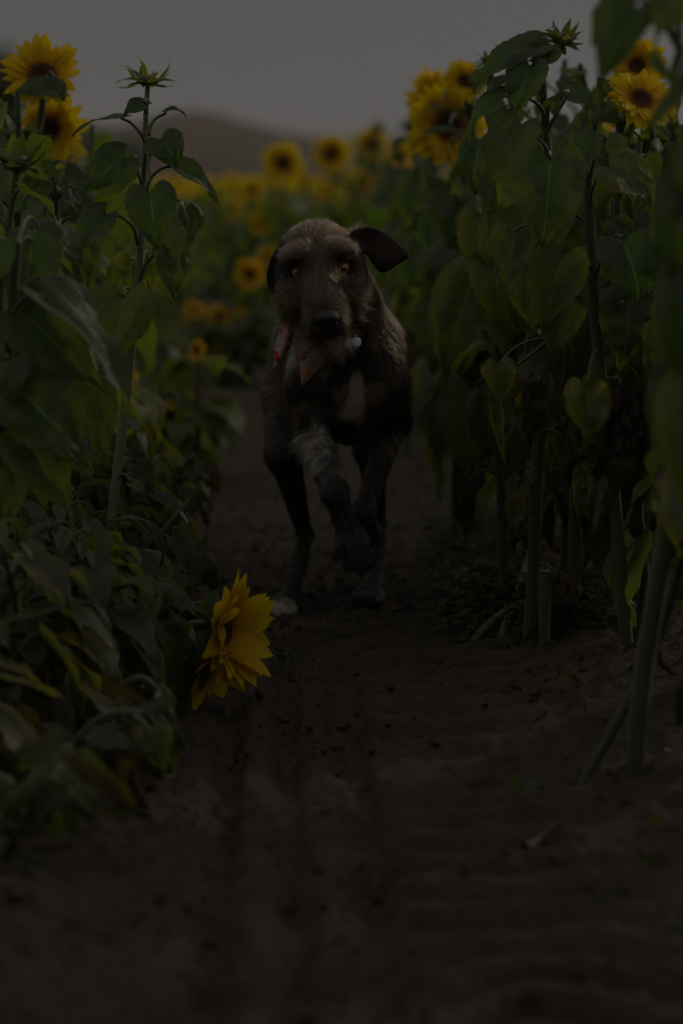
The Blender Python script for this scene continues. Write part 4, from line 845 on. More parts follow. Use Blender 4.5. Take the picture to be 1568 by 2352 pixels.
# ------------------------------------------------------------------ dog
class Field:
    def __init__(s, lo, hi, h):
        s.lo = np.array(lo, float); s.h = h; s.n = np.ceil((np.array(hi) - s.lo) / h).astype(int) + 1
        s.D = np.full(s.n, .2, np.float32)
    def box(s, lo, hi, m):
        a = np.clip(np.floor((np.array(lo) - m - s.lo) / s.h).astype(int), 0, s.n); b = np.clip(np.ceil((np.array(hi) + m - s.lo) / s.h).astype(int) + 1, 0, s.n)
        ax = [(s.lo[i] + s.h * np.arange(a[i], b[i])).astype(np.float32) for i in range(3)]
        return tuple(slice(a[i], b[i]) for i in range(3)), ax[0][:, None, None], ax[1][None, :, None], ax[2][None, None, :]
    def put(s, sl, d, k, sub=False):
        A = s.D[sl]
        if sub: d = -d; h = np.clip(.5 - .5 * (A - d) / k, 0, 1); s.D[sl] = A * (1 - h) + d * h + k * h * (1 - h)
        else: h = np.clip(.5 + .5 * (A - d) / k, 0, 1); s.D[sl] = A * (1 - h) + d * h - k * h * (1 - h)
    def cap(s, a, b, ra, rb, k=.02, sub=False):
        a = np.asarray(a, float); b = np.asarray(b, float); R_ = max(ra, rb); sl, X, Y, Z = s.box(np.minimum(a, b) - R_, np.maximum(a, b) + R_, k * 1.2 + .01)
        ba = b - a; L2 = ba.dot(ba); t = np.clip(((X - a[0]) * ba[0] + (Y - a[1]) * ba[1] + (Z - a[2]) * ba[2]) / L2, 0, 1)
        d = np.sqrt((X - a[0] - t * ba[0]) ** 2 + (Y - a[1] - t * ba[1]) ** 2 + (Z - a[2] - t * ba[2]) ** 2) - (ra + (rb - ra) * t); s.put(sl, d, k, sub)
    def ell(s, c, r, k=.02, M3=None, sub=False):
        c = np.asarray(c, float); r = np.asarray(r, float); m = r.max() if M3 is not None else r
        sl, X, Y, Z = s.box(c - m, c + m, k * 1.2 + .01); X = X - c[0]; Y = Y - c[1]; Z = Z - c[2]
        if M3 is not None: X, Y, Z = [X * v[0] + Y * v[1] + Z * v[2] for v in M3]
        k0 = np.sqrt((X / r[0]) ** 2 + (Y / r[1]) ** 2 + (Z / r[2]) ** 2); k1 = np.sqrt((X / r[0] ** 2) ** 2 + (Y / r[1] ** 2) ** 2 + (Z / r[2] ** 2) ** 2) + 1e-6
        s.put(sl, k0 * (k0 - 1) / k1, k, sub)
    def tor(s, c, N, Rm, rm, k, sq=1.0):
        X0, Y0, Z0 = frame(N); c = np.asarray(c); sl, X, Y, Z = s.box(c - Rm - rm, c + Rm + rm, k + .006); X = X - c[0]; Y = Y - c[1]; Z = Z - c[2]
        a = X * X0[0] + Y * X0[1] + Z * X0[2]; b = (X * Y0[0] + Y * Y0[1] + Z * Y0[2]) / sq; e = X * Z0[0] + Y * Z0[1] + Z * Z0[2]
        s.put(sl, np.sqrt((np.sqrt(a * a + b * b) - Rm) ** 2 + e * e) - rm, k)
    def plate(s, pts, org, ax, ay, az, th, bend, k):
        """rounded plate: 2-D outline pts in (ax, ay), thickness th along az, height field bend(x, y)"""
        pts = np.asarray(pts, float); W3 = np.array([org + p[0] * ax + p[1] * ay for p in pts]); sl, X, Y, Z = s.box(W3.min(0), W3.max(0), .05)
        X = X - org[0]; Y = Y - org[1]; Z = Z - org[2]
        x = X * ax[0] + Y * ax[1] + Z * ax[2]; y = X * ay[0] + Y * ay[1] + Z * ay[2]; z = X * az[0] + Y * az[1] + Z * az[2]
        d = np.full(x.shape, 1e9, np.float32); sg = np.ones(x.shape, bool); n = len(pts)
        for i in range(n):
            a, b = pts[i], pts[i - 1]; e = b - a; wx, wy = x - a[0], y - a[1]; t = np.clip((wx * e[0] + wy * e[1]) / e.dot(e), 0, 1)
            d = np.minimum(d, (wx - t * e[0]) ** 2 + (wy - t * e[1]) ** 2)
            c1 = y >= a[1]; c2 = y < b[1]; c3 = e[0] * wy > e[1] * wx; al = c1 & c2 & c3; no = ~c1 & ~c2 & ~c3; sg ^= (al | no)
        d2 = np.sqrt(d) * np.where(sg, 1, -1) + th; zz = abs(z - bend(x, y)) * .8 - th * .3
        dd = np.minimum(np.maximum(d2, zz), 0) + np.sqrt(np.maximum(d2, 0) ** 2 + np.maximum(zz, 0) ** 2) - th * .7
        s.put(sl, dd, k)
    def mesh(s):
        D = s.D; sg = D < 0; n = D.shape
        c8 = [sg[i:n[0] - 1 + i, j:n[1] - 1 + j, k:n[2] - 1 + k] for i in (0, 1) for j in (0, 1) for k in (0, 1)]
        sm = sum(c.astype(np.int8) for c in c8); act = np.argwhere((sm > 0) & (sm < 8)); idx = np.full((n[0] - 1, n[1] - 1, n[2] - 1), -1, np.int64); idx[tuple(act.T)] = np.arange(len(act))
        P = np.zeros((len(act), 3)); cnt = np.zeros(len(act))
        for ax in range(3):
            o = [q for q in range(3) if q != ax]
            for a in (0, 1):
                for b in (0, 1):
                    p0 = act.copy(); p0[:, o[0]] += a; p0[:, o[1]] += b; p1 = p0.copy(); p1[:, ax] += 1
                    d0 = D[tuple(p0.T)]; d1 = D[tuple(p1.T)]; m = (d0 < 0) != (d1 < 0); t = np.where(m, d0 / (d0 - d1 + 1e-12), 0)
                    q = p0.astype(float); q[:, ax] += t; P[m] += q[m]; cnt += m
        P = P / cnt[:, None] * s.h + s.lo; F = []
        for ax in range(3):
            o = [q for q in range(3) if q != ax]; sl0 = [slice(1, -1)] * 3; sl0[ax] = slice(0, -1); sl1 = list(sl0); sl1[ax] = slice(1, None)
            a_, b_ = sg[tuple(sl0)], sg[tuple(sl1)]; e = np.argwhere(a_ != b_); inside = a_[tuple(e.T)]; off = np.ones(3, int); off[ax] = 0; e = e + off
            def cell(i, j): q = e.copy(); q[:, o[0]] -= i; q[:, o[1]] -= j; return idx[tuple(q.T)]
            Q = np.stack([cell(1, 1), cell(0, 1), cell(0, 0), cell(1, 0)], -1); fl = inside ^ (ax == 1); Q[~fl] = Q[~fl][:, ::-1]; F.append(Q)
        F = np.concatenate(F); F = F[(F >= 0).all(1)]
        for _ in range(2):
            acc = np.zeros_like(P); cn = np.zeros(len(P))
            for i in range(4):
                for j in (1, 3): np.add.at(acc, F[:, i], P[F[:, (i + j) % 4]]); np.add.at(cn, F[:, i], 1)
            P = P * .5 + .5 * acc / np.maximum(cn, 1)[:, None]
        return P, F

HM = at(736, 621.5, 3.945)                       # point between the eyes
hx = unit([math.cos(R(5.4)), .05, math.sin(R(5.4))]); hf = unit(np.array([.02, -.72, -.69])); hf = unit(hf - hx * hf.dot(hx)); hu = np.cross(hf, hx)
H3 = np.stack([hx, hf, hu])
def hp(x, f, u): return HM + x * hx + f * hf + u * hu
F_ = Field([-.20, 3.78, -.01], [.17, 5.0, .76], .0031)
A = at
# torso
F_.ell(A(802, 850, 4.24), (.086, .13, .125), .03); F_.ell(A(766, 790, 4.48), (.108, .24, .122), .05); F_.ell(A(762, 790, 4.72), (.108, .15, .12), .05)
F_.ell(A(800, 905, 4.20), (.062, .08, .075), .03)
F_.cap(A(800, 780, 4.22), A(760, 640, 4.03), .078, .062, .04)
F_.cap(A(765, 730, 4.85), A(760, 800, 4.97), .018, .012, .03)
# shoulders and front legs
F_.ell(A(712, 868, 4.17), (.036, .06, .078), .03); F_.ell(A(880, 850, 4.18), (.036, .06, .085), .03)
F_.cap(A(712, 880, 4.14), A(714, 985, 4.16), .036, .029, .03); F_.cap(A(714, 985, 4.16), A(768, 1130, 4.01), .0255, .0170, .012); F_.ell(A(769, 1128, 4.01), (.021, .022, .024), .01)
F_.cap(A(769, 1130, 4.01), A(800, 1220, 4.02), .019, .019, .01); F_.ell(A(808, 1240, 4.02), (.026, .022, .024), .01)
for a, b, r_ in [((790, 1240), (776, 1270), .0105), ((803, 1250), (804, 1297), .0120), ((818, 1252), (829, 1303), .0120), ((830, 1242), (848, 1290), .0105)]: F_.cap(A(*a, 4.0), A(*b, 4.0), r_ * .9, r_, .004)
F_.cap(A(886, 880, 4.16), A(907, 962, 4.22), .034, .026, .03); F_.cap(A(907, 962, 4.22), A(834, 1172, 4.13), .0235, .0145, .012); F_.ell(A(834, 1172, 4.13), (.019, .02, .02), .01)
F_.cap(A(834, 1172, 4.13), A(842, 1218, 4.20), .0165, .015, .008); F_.cap(A(842, 1218, 4.2), A(848, 1222, 4.27), .018, .02, .008)
for q in (-1, 0, 1): F_.cap(A(848 + q * 9, 1222, 4.26), A(850 + q * 12, 1228, 4.30), .01, .01, .004)
# hind legs
F_.ell(A(668, 900, 4.66), (.048, .10, .125), .04); F_.cap(A(660, 900, 4.62), A(653, 1045, 4.50), .045, .034, .03); F_.cap(A(653, 1045, 4.5), A(698, 1222, 4.60), .030, .0140, .02)
F_.ell(A(702, 1228, 4.61), (.016, .022, .02), .01); F_.cap(A(700, 1228, 4.60), A(668, 1375, 4.46), .0145, .0150, .01)
zp = gz(-.1, 4.43)
for i, (a, b) in enumerate([((640, 1385), (627, 0)), ((650, 1385), (641, 0)), ((661, 1385), (656, 0)), ((672, 1385), (670, 0))]):
    B0 = A(a[0], a[1], 4.44); x = (b[0] - 784) / FPX * 4.40; F_.cap(B0, [x, 4.395 + .012 * (i in (0, 3)), zp + .013], .0125, .0125, .005)
F_.ell(A(657, 1388, 4.455), (.026, .03, .024), .01)
F_.ell(A(845, 900, 4.68), (.046, .10, .125), .04); F_.cap(A(850, 900, 4.62), A(852, 1030, 4.52), .045, .030, .03); F_.cap(A(852, 1030, 4.52), A(866, 1200, 4.62), .027, .0155, .02)
F_.ell(A(867, 1205, 4.63), (.014, .02, .018), .01); F_.cap(A(867, 1205, 4.62), A(853, 1352, 4.47), .0155, .0165, .01)
zq = gz(.05, 4.45)
for i, xx in enumerate([822, 836, 852, 866]):
    B0 = A(832 + i * 9, 1366, 4.45); x = (xx - 784) / FPX * 4.42; F_.cap(B0, [x, 4.405 + .014 * (i in (0, 3)), zq + .013], .012, .0135, .005)
F_.ell(A(847, 1370, 4.46), (.029, .03, .026), .01)
# head
F_.ell(hp(0, -.056, -.040), (.068, .078, .058), .02, H3)
for s_ in (-1, 1):
    F_.ell(hp(s_ * .036, -.030, .014), (.022, .020, .010), .018, H3); F_.ell(hp(s_ * .046, -.01, -.05), (.030, .05, .036), .02, H3)
    F_.ell(hp(s_ * .017, .072, -.040), (.0175, .030, .020), .012, H3)
F_.cap(hp(0, .0, -.03), hp(0, .082, -.030), .043, .0265, .018); F_.cap(hp(0, -.02, -.072), hp(0, .064, -.070), .030, .018, .012)
F_.ell(hp(0, .02, -.006), (.020, .06, .016), .02, H3)
EYES = [at(683.5, 626.6, 3.962), at(788.5, 616.6, 3.962)]
for E in EYES:
    g_ = unit(np.array([0, 0, CAMH]) - E); F_.ell(E - g_ * -.006, (.0145, .0145, .0145), .006, sub=True); F_.tor(E + g_ * .0068, g_, .0104, .0030, .004, .80)
F_.ell(hp(0, .090, -.0555), (.023, .026, .0055), .004, H3, sub=True)
# ears: flying one (viewer right), folded one (viewer left)
def ear(pts, Y, th, bendf, k=.006):
    c = np.mean(pts, 0); org = at(c[0], c[1], Y); ax = np.array([1., 0, 0]); az = FW * -1; ay = UP.copy(); kk = Y / FPX
    F_.plate([((p[0] - c[0]) * kk, (c[1] - p[1]) * kk) for p in pts], org, ax, ay, az, th, bendf, k)
ear([(800, 534), (818, 522), (841, 518), (862, 521), (884, 532), (905, 547), (926, 566), (941, 584), (943, 593), (934, 599), (916, 607), (898, 620), (884, 626), (870, 624), (858, 611), (846, 593), (832, 578), (815, 566)], 4.0, .0042,
    lambda x, y: -.012 * np.sin((x + .05) * 30) + .25 * x - 2.2 * y * y * np.sign(-y) * 3)
ear([(690, 540), (662, 549), (637, 566), (620, 592), (610, 625), (611, 652), (622, 672), (638, 683), (654, 686), (664, 680), (668, 660), (668, 620), (675, 580)], 4.03, .0050,
    lambda x, y: .018 * np.cos((x + .01) * 35) - .012 + .15 * y, .008)
bP, bF = F_.mesh()
# head-space helper, colours
def hl(p): q = p - HM; return q @ hx, q @ hf, q @ hu
def px_of(p):
    q = p - np.array([0, 0, CAMH]); d = q @ FW; return 784 + FPX * (q @ RT) / d, 1176 - FPX * (q @ UP) / d
def near(p, c, r): return np.clip(1.3 - np.linalg.norm((p - c) / np.asarray(r), axis=1), 0, 1) ** .7
def nz(p, s, k=0): return fbm(p[:, 0] * s + 31 * k, p[:, 2] * s + p[:, 1] * s * .7 + 13 * k, 3)
PATCH = [(A(818, 905, 4.13), (.0125, .09, .040)), (A(797, 950, 4.12), (.018, .06, .011)), (A(812, 932, 4.12), (.016, .06, .018))]
LEGW = [(A(722, 1010, 4.12), (.028, .06, .028)), (A(745, 1050, 4.08), (.026, .05, .028)), (A(712, 975, 4.12), (.018, .03, .03)), (A(768, 1060, 4.05), (.012, .03, .026))]
TOEW = [(A(641, 1408, 4.41), (.028, .04, .026))]
def headness(p):
    x, f, u = hl(p); return (f > -.15) & (p[:, 1] < 4.10) & (u > -.13) & (abs(x) < .11) & (p[:, 2] > .52)
def coat(p, r=None):
    """coat colour at points p, with some light painted in; r = per-strand random"""
    n = len(p); r = np.random.default_rng(9).random(n) if r is None else r
    x, f, u = hl(p); H = headness(p)
    dark = np.array([.042, .031, .023]); c = np.tile(dark, (n, 1)) * (.6 + .9 * r[:, None])
    c += (np.array([.065, .048, .034]) * np.clip(.25 + 1.6 * nz(p, 9), 0, 1)[:, None] * (r[:, None] > .45)) 
    lc = np.array([.034, .031, .031]) * (.6 + 1.8 * r[:, None] ** 2)
    def mixin(w, col, v=.35):
        w = np.clip(w, 0, 1)[:, None]; cc = np.asarray(col) * (1 - v + 2 * v * r[:, None]); c[:] = c * (1 - w) + cc * w
    back = (p[:, 1] > 4.28) & (p[:, 2] > .4); mixin(back * .6, (.17, .12, .08))
    mixin(((p[:, 1] > 4.0) & (p[:, 2] > .40) & (p[:, 0] > .045)) * np.clip(.35 + 1.5 * nz(p, 16, 2), 0, 1) * .8, (.20, .14, .092))  # viewer-right flank tinted warm brown: side light painted into the coat
    lip = H & (f > -.2)
    mixin(H * (.50 + .7 * nz(p, 14, 1)) * (r > .22), (.135, .096, .063))
    mixin(H * np.clip((f - .0) * 8, 0, .5), (.085, .074, .062))
    mixin(H * near(p, hp(-.004, -.012, .040), (.024, .04, .030)) * .9 * (r > .2), (.036, .028, .022)); mixin(H * near(p, hp(.0, -.06, .03), (.06, .03, .03)) * .5 * (r > .4), (.19, .135, .09))
    for s_ in (-1, 1):
        for q3, r3, w3 in (((s_ * .031, -.022, .034), (.013, .02, .007), .55), ((s_ * .047, -.026, .028), (.014, .02, .008), .9), ((s_ * .060, -.030, .012), (.010, .025, .014), .8)): mixin(H * near(p, hp(*q3), r3) * w3 * (r > .40), (.36, .32, .27))
        mixin(H * near(p, hp(s_ * .030, .060, -.052), (.028, .038, .030)) * (r > .3) * .8, (.27, .21, .145)); mixin(H * near(p, hp(s_ * .048, .01, -.06), (.03, .06, .03)) * (r > .4) * .8, (.23, .165, .105))
        mixin(H * near(p, hp(s_ * .013, -.002, .012), (.016, .022, .024)) * .9 * (r > .12), (.028, .022, .018))
    mixin(H * near(p, hp(0, .045, -.004), (.012, .028, .016)) * (r > .5), (.13, .125, .12)); mixin(H * near(p, hp(0, .075, -.088), (.03, .04, .016)) * (r > .3), (.38, .30, .19)); mixin(H * near(p, hp(.0, -.05, .035), (.05, .04, .03)) * (r > .5) * .5, (.17, .12, .08))
    mixin(H * near(p, hp(0, .088, -.012), (.020, .016, .015)) * .95, (.022, .019, .017))
    for E in EYES: mixin(near(p, E, (.025, .03, .021)) * 1.7, (.016, .012, .010), .2)
    mixin(H * near(p, hp(0, .088, -.0575), (.028, .02, .012)) * 1.8, (.010, .008, .008), .1)
    wl = np.clip((.40 + .16 * nz(p, 12, 11) - p[:, 2]) / .10, 0, 1)[:, None]; c[:] = c * (1 - wl) + lc * wl
    for q, rr in PATCH: mixin((near(p, q, rr) * 1.6 + .5 * nz(p, 40, 6)) * (near(p, q, rr) > .05) * (p[:, 1] < 4.26), (.72, .62, .53), .15)
    for q, rr in LEGW: mixin(near(p, q, rr) * 1.5 * (r > .2) * (p[:, 1] < 4.25) * np.clip(.6 + 2 * nz(p, 30, 7), 0, 1), (.62, .58, .54))
    for q, rr in TOEW: mixin((near(p, q, rr) * 1.5 + 1.2 * nz(p, 60, 12)) * (near(p, q, rr) > .1), (.55, .50, .44), .15)
    mixin(H * np.clip((u + .002) * 30, 0, .55) * np.clip(-(f - .0) * 40, 0, 1) * (r > .3), (.060, .044, .031))  # crown darkened in the coat colour to offset bright sky light
    pxx, pyy = px_of(p); e1 = (pxx > 835) & (p[:, 1] < 4.06) & (pyy < 640) & (x > .062); e2 = (pxx < 668) & (p[:, 1] > 3.96) & (pyy < 700) & (p[:, 1] < 4.1) & (x < -.05)
    mixin(e1 * 1.0, (.038, .026, .020), .2); mixin(e2 * 1.0, (.022, .018, .015), .3)
    mixin(e1 * near(p, at(890, 568, 4.0), (.035, .1, .025)) * .8, (.085, .056, .044), .15)
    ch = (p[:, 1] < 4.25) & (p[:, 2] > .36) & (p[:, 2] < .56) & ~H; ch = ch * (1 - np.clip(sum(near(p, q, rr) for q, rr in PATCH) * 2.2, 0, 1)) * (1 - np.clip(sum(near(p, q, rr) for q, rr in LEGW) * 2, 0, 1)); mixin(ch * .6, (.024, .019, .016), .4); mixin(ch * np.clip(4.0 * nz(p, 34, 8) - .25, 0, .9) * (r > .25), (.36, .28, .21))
    return np.clip(c, 0, 1), e1, e2
droot = empty('dog', (-.02, 4.42, zp), label='shaggy dark brown dog running towards the camera with one ear flying and a floral bandana', cat='dog')
dorg = np.array([-.02, 4.42, zp])
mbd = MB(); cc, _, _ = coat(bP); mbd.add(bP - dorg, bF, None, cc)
m, nt, out = mat('dog skin'); a_ = attr(nt); co = objc(nt); princ(nt, out, mixc(nt, 1.0, a_.outputs['Color'], (.6, .6, .6), 'MULTIPLY'), .75, .25, bump(nt, noise_n(nt, 420, 3, .7, co), .6, .002)); M['skin'] = m
body = mbd.build('body', m, droot)
# fur
v0, v1, v2, v3 = [bP[bF[:, i]] for i in range(4)]; fn = np.cross(v2 - v0, v3 - v1); ar = np.linalg.norm(fn, axis=1) + 1e-12; fn = fn / ar[:, None]
if ((v0 + v2) / 2 - np.array([-.02, 4.4, .5])).__mul__(fn).sum() < 0: fn = -fn
def fnsmooth():
    vn = np.zeros_like(bP)
    for i in range(4): np.add.at(vn, bF[:, i], fn * ar[:, None])
    for _ in range(3):
        acc = np.zeros_like(vn)
        for i in range(4):
            for j in (1, 3): np.add.at(acc, bF[:, i], vn[bF[:, (i + j) % 4]])
        vn = vn / (np.linalg.norm(vn, axis=1)[:, None] + 1e-12) + acc / (np.linalg.norm(acc, axis=1)[:, None] + 1e-12)
    return vn / (np.linalg.norm(vn, axis=1)[:, None] + 1e-12)
vN = fnsmooth()
fc = (v0 + v1 + v2 + v3) / 4; hd = headness(fc); wgt = ar * np.where(hd, 3.2, 1.0) * np.where(fc[:, 1] > 4.55, .55, 1)
g2 = np.random.default_rng(21); NH = 150000; fi = g2.choice(len(bF), NH, p=wgt / wgt.sum()); s, t = g2.random((2, NH, 1))
Pp = (v0[fi] * (1 - s) + v1[fi] * s) * (1 - t) + (v3[fi] * (1 - s) + v2[fi] * s) * t
n_4 = [vN[bF[fi, i]] for i in range(4)]; Nn = (n_4[0] * (1 - s) + n_4[1] * s) * (1 - t) + (n_4[3] * (1 - s) + n_4[2] * s) * t; Nn /= np.linalg.norm(Nn, axis=1)[:, None] + 1e-9
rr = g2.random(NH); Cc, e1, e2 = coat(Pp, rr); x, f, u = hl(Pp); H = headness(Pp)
flow = np.tile([0., .25, -1.], (NH, 1)); tor_ = Pp[:, 2] > .36; flow[tor_] = [0, .8, -.7]
chest = tor_ & (Pp[:, 1] < 4.25); flow[chest] = np.c_[np.sign(Pp[chest, 0] - .01) * .25, np.full(chest.sum(), .1), np.full(chest.sum(), -1.)]
hv = Pp - hp(0, .085, .0); hv = hv / np.linalg.norm(hv, axis=1)[:, None]; hflow = hv + np.clip(-(u + .015) * 22, 0, 1.8)[:, None] * np.array([0, .0, -1.]) + np.clip((f - .02) * 10, 0, .5)[:, None] * hx * np.sign(x)[:, None]
bw = sum(near(Pp, hp(s_ * .045, -.02, .026), (.026, .022, .012)) for s_ in (-1, 1)); hflow += bw[:, None] * (hx * np.sign(x)[:, None] * 2.2 + np.array([0, -.4, -.35]))
flow[H] = hflow[H]; ef = e1 | e2; flow[ef] = np.where(e1[ef][:, None], [1., 0, -.7], [0., 0, -1.])
wn = np.stack([nz(Pp, 26, 3), nz(Pp, 24, 4), nz(Pp, 25, 5)], -1) * np.where(H, 1.5, 1.1)[:, None] * np.where(ef, .1, 1)[:, None]
flow = flow / np.linalg.norm(flow, axis=1)[:, None] + wn; flow -= Nn * (flow * Nn).sum(1)[:, None]; flow /= np.linalg.norm(flow, axis=1)[:, None] + 1e-9
Ln = np.full(NH, .013); Ln[chest] = .020; Ln[(Pp[:, 2] < .36)] = .013; lw = (Pp[:, 2] < .36) & (Pp[:, 1] < 4.3); Ln[lw] = .016
Ln[H] = .0145; Ln += H * np.clip(-(u + .02) * .45, 0, .018) * (f > -.06); Ln += H * near(Pp, hp(0, .06, -.085), (.04, .05, .025)) * .020 + bw * .006
Ln -= H * near(Pp, hp(0, .055, -.004), (.022, .05, .022)) * .006
ms = (H & (abs(x) < .024) & (f > .06) & (u > -.056) & (u < -.02)); Ln[ms] = .006
for q, r_ in LEGW: Ln += near(Pp, q, r_) * .010
low = Pp[:, 2] < .06; Ln[low] = .007; Ln[ef] = .0045
Ln *= g2.uniform(.65, 1.25, NH); lift = np.where(H, .36, .26) + g2.uniform(-.1, .2, NH); lift[ef] = .12
keepm = np.ones(NH, bool)
for E in EYES: keepm &= np.linalg.norm((Pp - E) / np.array([1, 2.0, .88]), axis=1) > .0150
keepm &= ~(near(Pp, hp(0, .098, -.014), (.0185, .016, .0135)) > .32); keepm &= ~(H & (near(Pp, hp(0, .09, -.0585), (.026, .022, .0095)) > .3))
# long loose chin and cheek hairs
Ln = np.where(H & (u < -.05) & (g2.random(NH) < .02), Ln * 1.5, Ln)
Pp, Nn, flow, Ln, lift, Cc, rr, H = [q[keepm] for q in (Pp, Nn, flow, Ln, lift, Cc, rr, H)]; NH = len(Pp)
nk = 5; tt = np.linspace(0, 1, nk); cur = np.zeros((NH, nk, 3)); jit = g2.normal(0, .16, (NH, 3)); jit2 = g2.normal(0, .12, (NH, 3))
for k_, q in enumerate(tt):
    lf = (lift * (1 - .75 * q))[:, None]; d = flow * (1 - lf * .5) + Nn * lf * 1.5 * (1 - .3 * q) + jit * q + jit2 * q * q + np.array([0, 0, -.25]) * (q * q * (Ln > .018))[:, None]
    cur[:, k_] = Pp - Nn * .001 + d * (Ln * q)[:, None]
from mathutils.kdtree import KDTree
ns = 9000; sid = g2.choice(NH, ns, replace=False); kd = KDTree(ns)
for i, q in enumerate(sid): kd.insert(Pp[q], i)
kd.balance(); nn = sid[np.array([kd.find(p)[1] for p in Pp])]
cl_ = np.where((Pp[:, 2] < .70) & (Ln > .007), np.clip(.35 + g2.normal(0, .25, NH), 0, .85), 0)
dlt = cur[nn] - cur; dn = np.linalg.norm(dlt[:, 0], axis=1); cl_ = np.where(dn < .012, cl_, 0); cur = cur + dlt * (cl_[:, None] * tt[None] ** 1.3)[..., None]
hc = bpy.data.hair_curves.new('fur'); hc.add_curves([nk] * NH); hc.position_data.foreach_set('vector', (cur - dorg).astype(np.float32).ravel())
ra = hc.attributes.get('radius') or hc.attributes.new('radius', 'FLOAT', 'POINT'); rad0 = np.where(H, .00021, .00028)[:, None] * np.array([1, .95, .8, .55, .12])[None]; ra.data.foreach_set('value', rad0.astype(np.float32).ravel())
ca = hc.attributes.new('hc', 'FLOAT_COLOR', 'CURVE'); Cc = Cc * np.where(H[:, None], [1.08, .90, .74], [1.06, .96, .86]); uu = hl(Pp)[2]; ff = hl(Pp)[1]; ca.data.foreach_set('color', np.c_[Cc * .62, np.ones(NH)].astype(np.float32).ravel())
m, nt, out = mat('dog fur'); a_ = attr(nt, 'hc'); hb = nt.nodes.new('ShaderNodeBsdfHairPrincipled'); hb.parametrization = 'COLOR'; nt.links.new(a_.outputs['Color'], hb.inputs['Color'])
hb.inputs['Roughness'].default_value = .30; hb.inputs['Radial Roughness'].default_value = .5; hb.inputs['Coat'].default_value = 0; nt.links.new(hb.outputs[0], out.inputs[0]); hc.materials.append(m)
ho = bpy.data.objects.new('fur', hc); COL.objects.link(ho); ho.parent = droot
sc.cycles_curves.shape = 'RIBBONS' if hasattr(sc, 'cycles_curves') else None
# eyes
m, nt, out = mat('dog eye'); uv = nt.nodes.new('ShaderNodeUVMap'); sx_ = nt.nodes.new('ShaderNodeSeparateXYZ'); nt.links.new(uv.outputs[0], sx_.inputs[0])
fl = math_n(nt, 'MULTIPLY', math_n(nt, 'SINE', math_n(nt, 'MULTIPLY', sx_.outputs[0], 46 * 6.283)), .018); rad_ = math_n(nt, 'ADD', sx_.outputs[1], fl)
c = ramp(nt, rad_, [(0, (.002, .002, .002)), (.085, (.003, .002, .002)), (.115, (.10, .032, .006)), (.21, (.46, .17, .022)), (.27, (.17, .052, .008)), (.315, (.03, .012, .005)), (1, (.02, .012, .008))])
princ(nt, out, c, .25, .5, None, Coat_Weight=1.0, Coat_Roughness=.03); M['eye'] = m
for E in EYES:
    g_ = unit(np.array([0, 0, CAMH]) - E); X_, Y_, Z_ = frame(g_); k, n2_ = 22, 28; th = np.linspace(0, PI, k); ph = np.linspace(0, 2 * PI, n2_, endpoint=False)
    rr_ = .0121 * (1 + .06 * np.exp(-(th / .5) ** 2)); v = np.stack([np.sin(th)[:, None] * np.cos(ph), np.sin(th)[:, None] * np.sin(ph), np.cos(th)[:, None] * np.ones(n2_)], -1) * rr_[:, None, None]
    mb = MB(); mb.add((v.reshape(-1, 3) @ np.stack([X_, Y_, Z_])), grid_faces(k, n2_, True), np.stack([np.tile(ph / 6.283, (k, 1)), np.tile((th / PI)[:, None], (1, n2_))], -1).reshape(-1, 2))
    o = mb.build('eye', m, droot); o.location = [float(q) for q in E + g_ * .0005 - dorg]
# nose
f2 = Field([-.035] * 3, [.035] * 3, .0009); f2.ell((0, 0, .003), (.0185, .016, .0115), .004); f2.ell((0, -.002, -.005), (.0145, .014, .010), .006)
for s_ in (-1, 1):
    f2.ell((s_ * .012, .001, -.001), (.0085, .0125, .009), .004); f2.ell((s_ * .0098, .0135, -.0025), (.0042, .009, .0036), .002, sub=True); f2.cap((s_ * .0125, .012, -.004), (s_ * .0185, .003, -.006), .0016, .0016, .0015, sub=True)
f2.cap((0, .0165, .004), (0, .0145, -.016), .0009, .0009, .0015, sub=True)
nP, nF = f2.mesh(); m, nt, out = mat('dog nose'); co = objc(nt); vo = nt.nodes.new('ShaderNodeTexVoronoi'); vo.inputs['Scale'].default_value = 900; nt.links.new(co, vo.inputs['Vector'])
princ(nt, out, (.012, .011, .012), .45, .4, bump(nt, vo.outputs[0], .6, .0006)); mb = MB(); NO = hp(0, .096, -.012); tl_ = R(24); hf2 = hf * math.cos(tl_) + hu * math.sin(tl_); hu2 = hu * math.cos(tl_) - hf * math.sin(tl_); mb.add(nP @ np.stack([hx, hf2, hu2]) * 1.02 + NO - dorg, nF[:, ::-1]); mb.build('nose', m, droot)
mb = MB(); tube(mb, smooth_path([hp(-.024, .076, -.063), hp(-.012, .089, -.0615), hp(0, .0915, -.061), hp(.012, .089, -.0615), hp(.024, .076, -.063)], 16) - dorg, [.002, .0036, .0036, .0036, .002], 8); M['lip'] = m; mb.build('lower_lip', m, droot)
mb = MB()
for q in (-.012, -.006, .0, .006, .012): tube(mb, np.array([hp(q, .085, -.0605), hp(q * 1.0, .0865, -.0572)]) - dorg, [.002, .0012], 6)
m, nt, out = mat('tooth'); princ(nt, out, (.45, .40, .32), .35, .4); mb.build('teeth', m, droot)
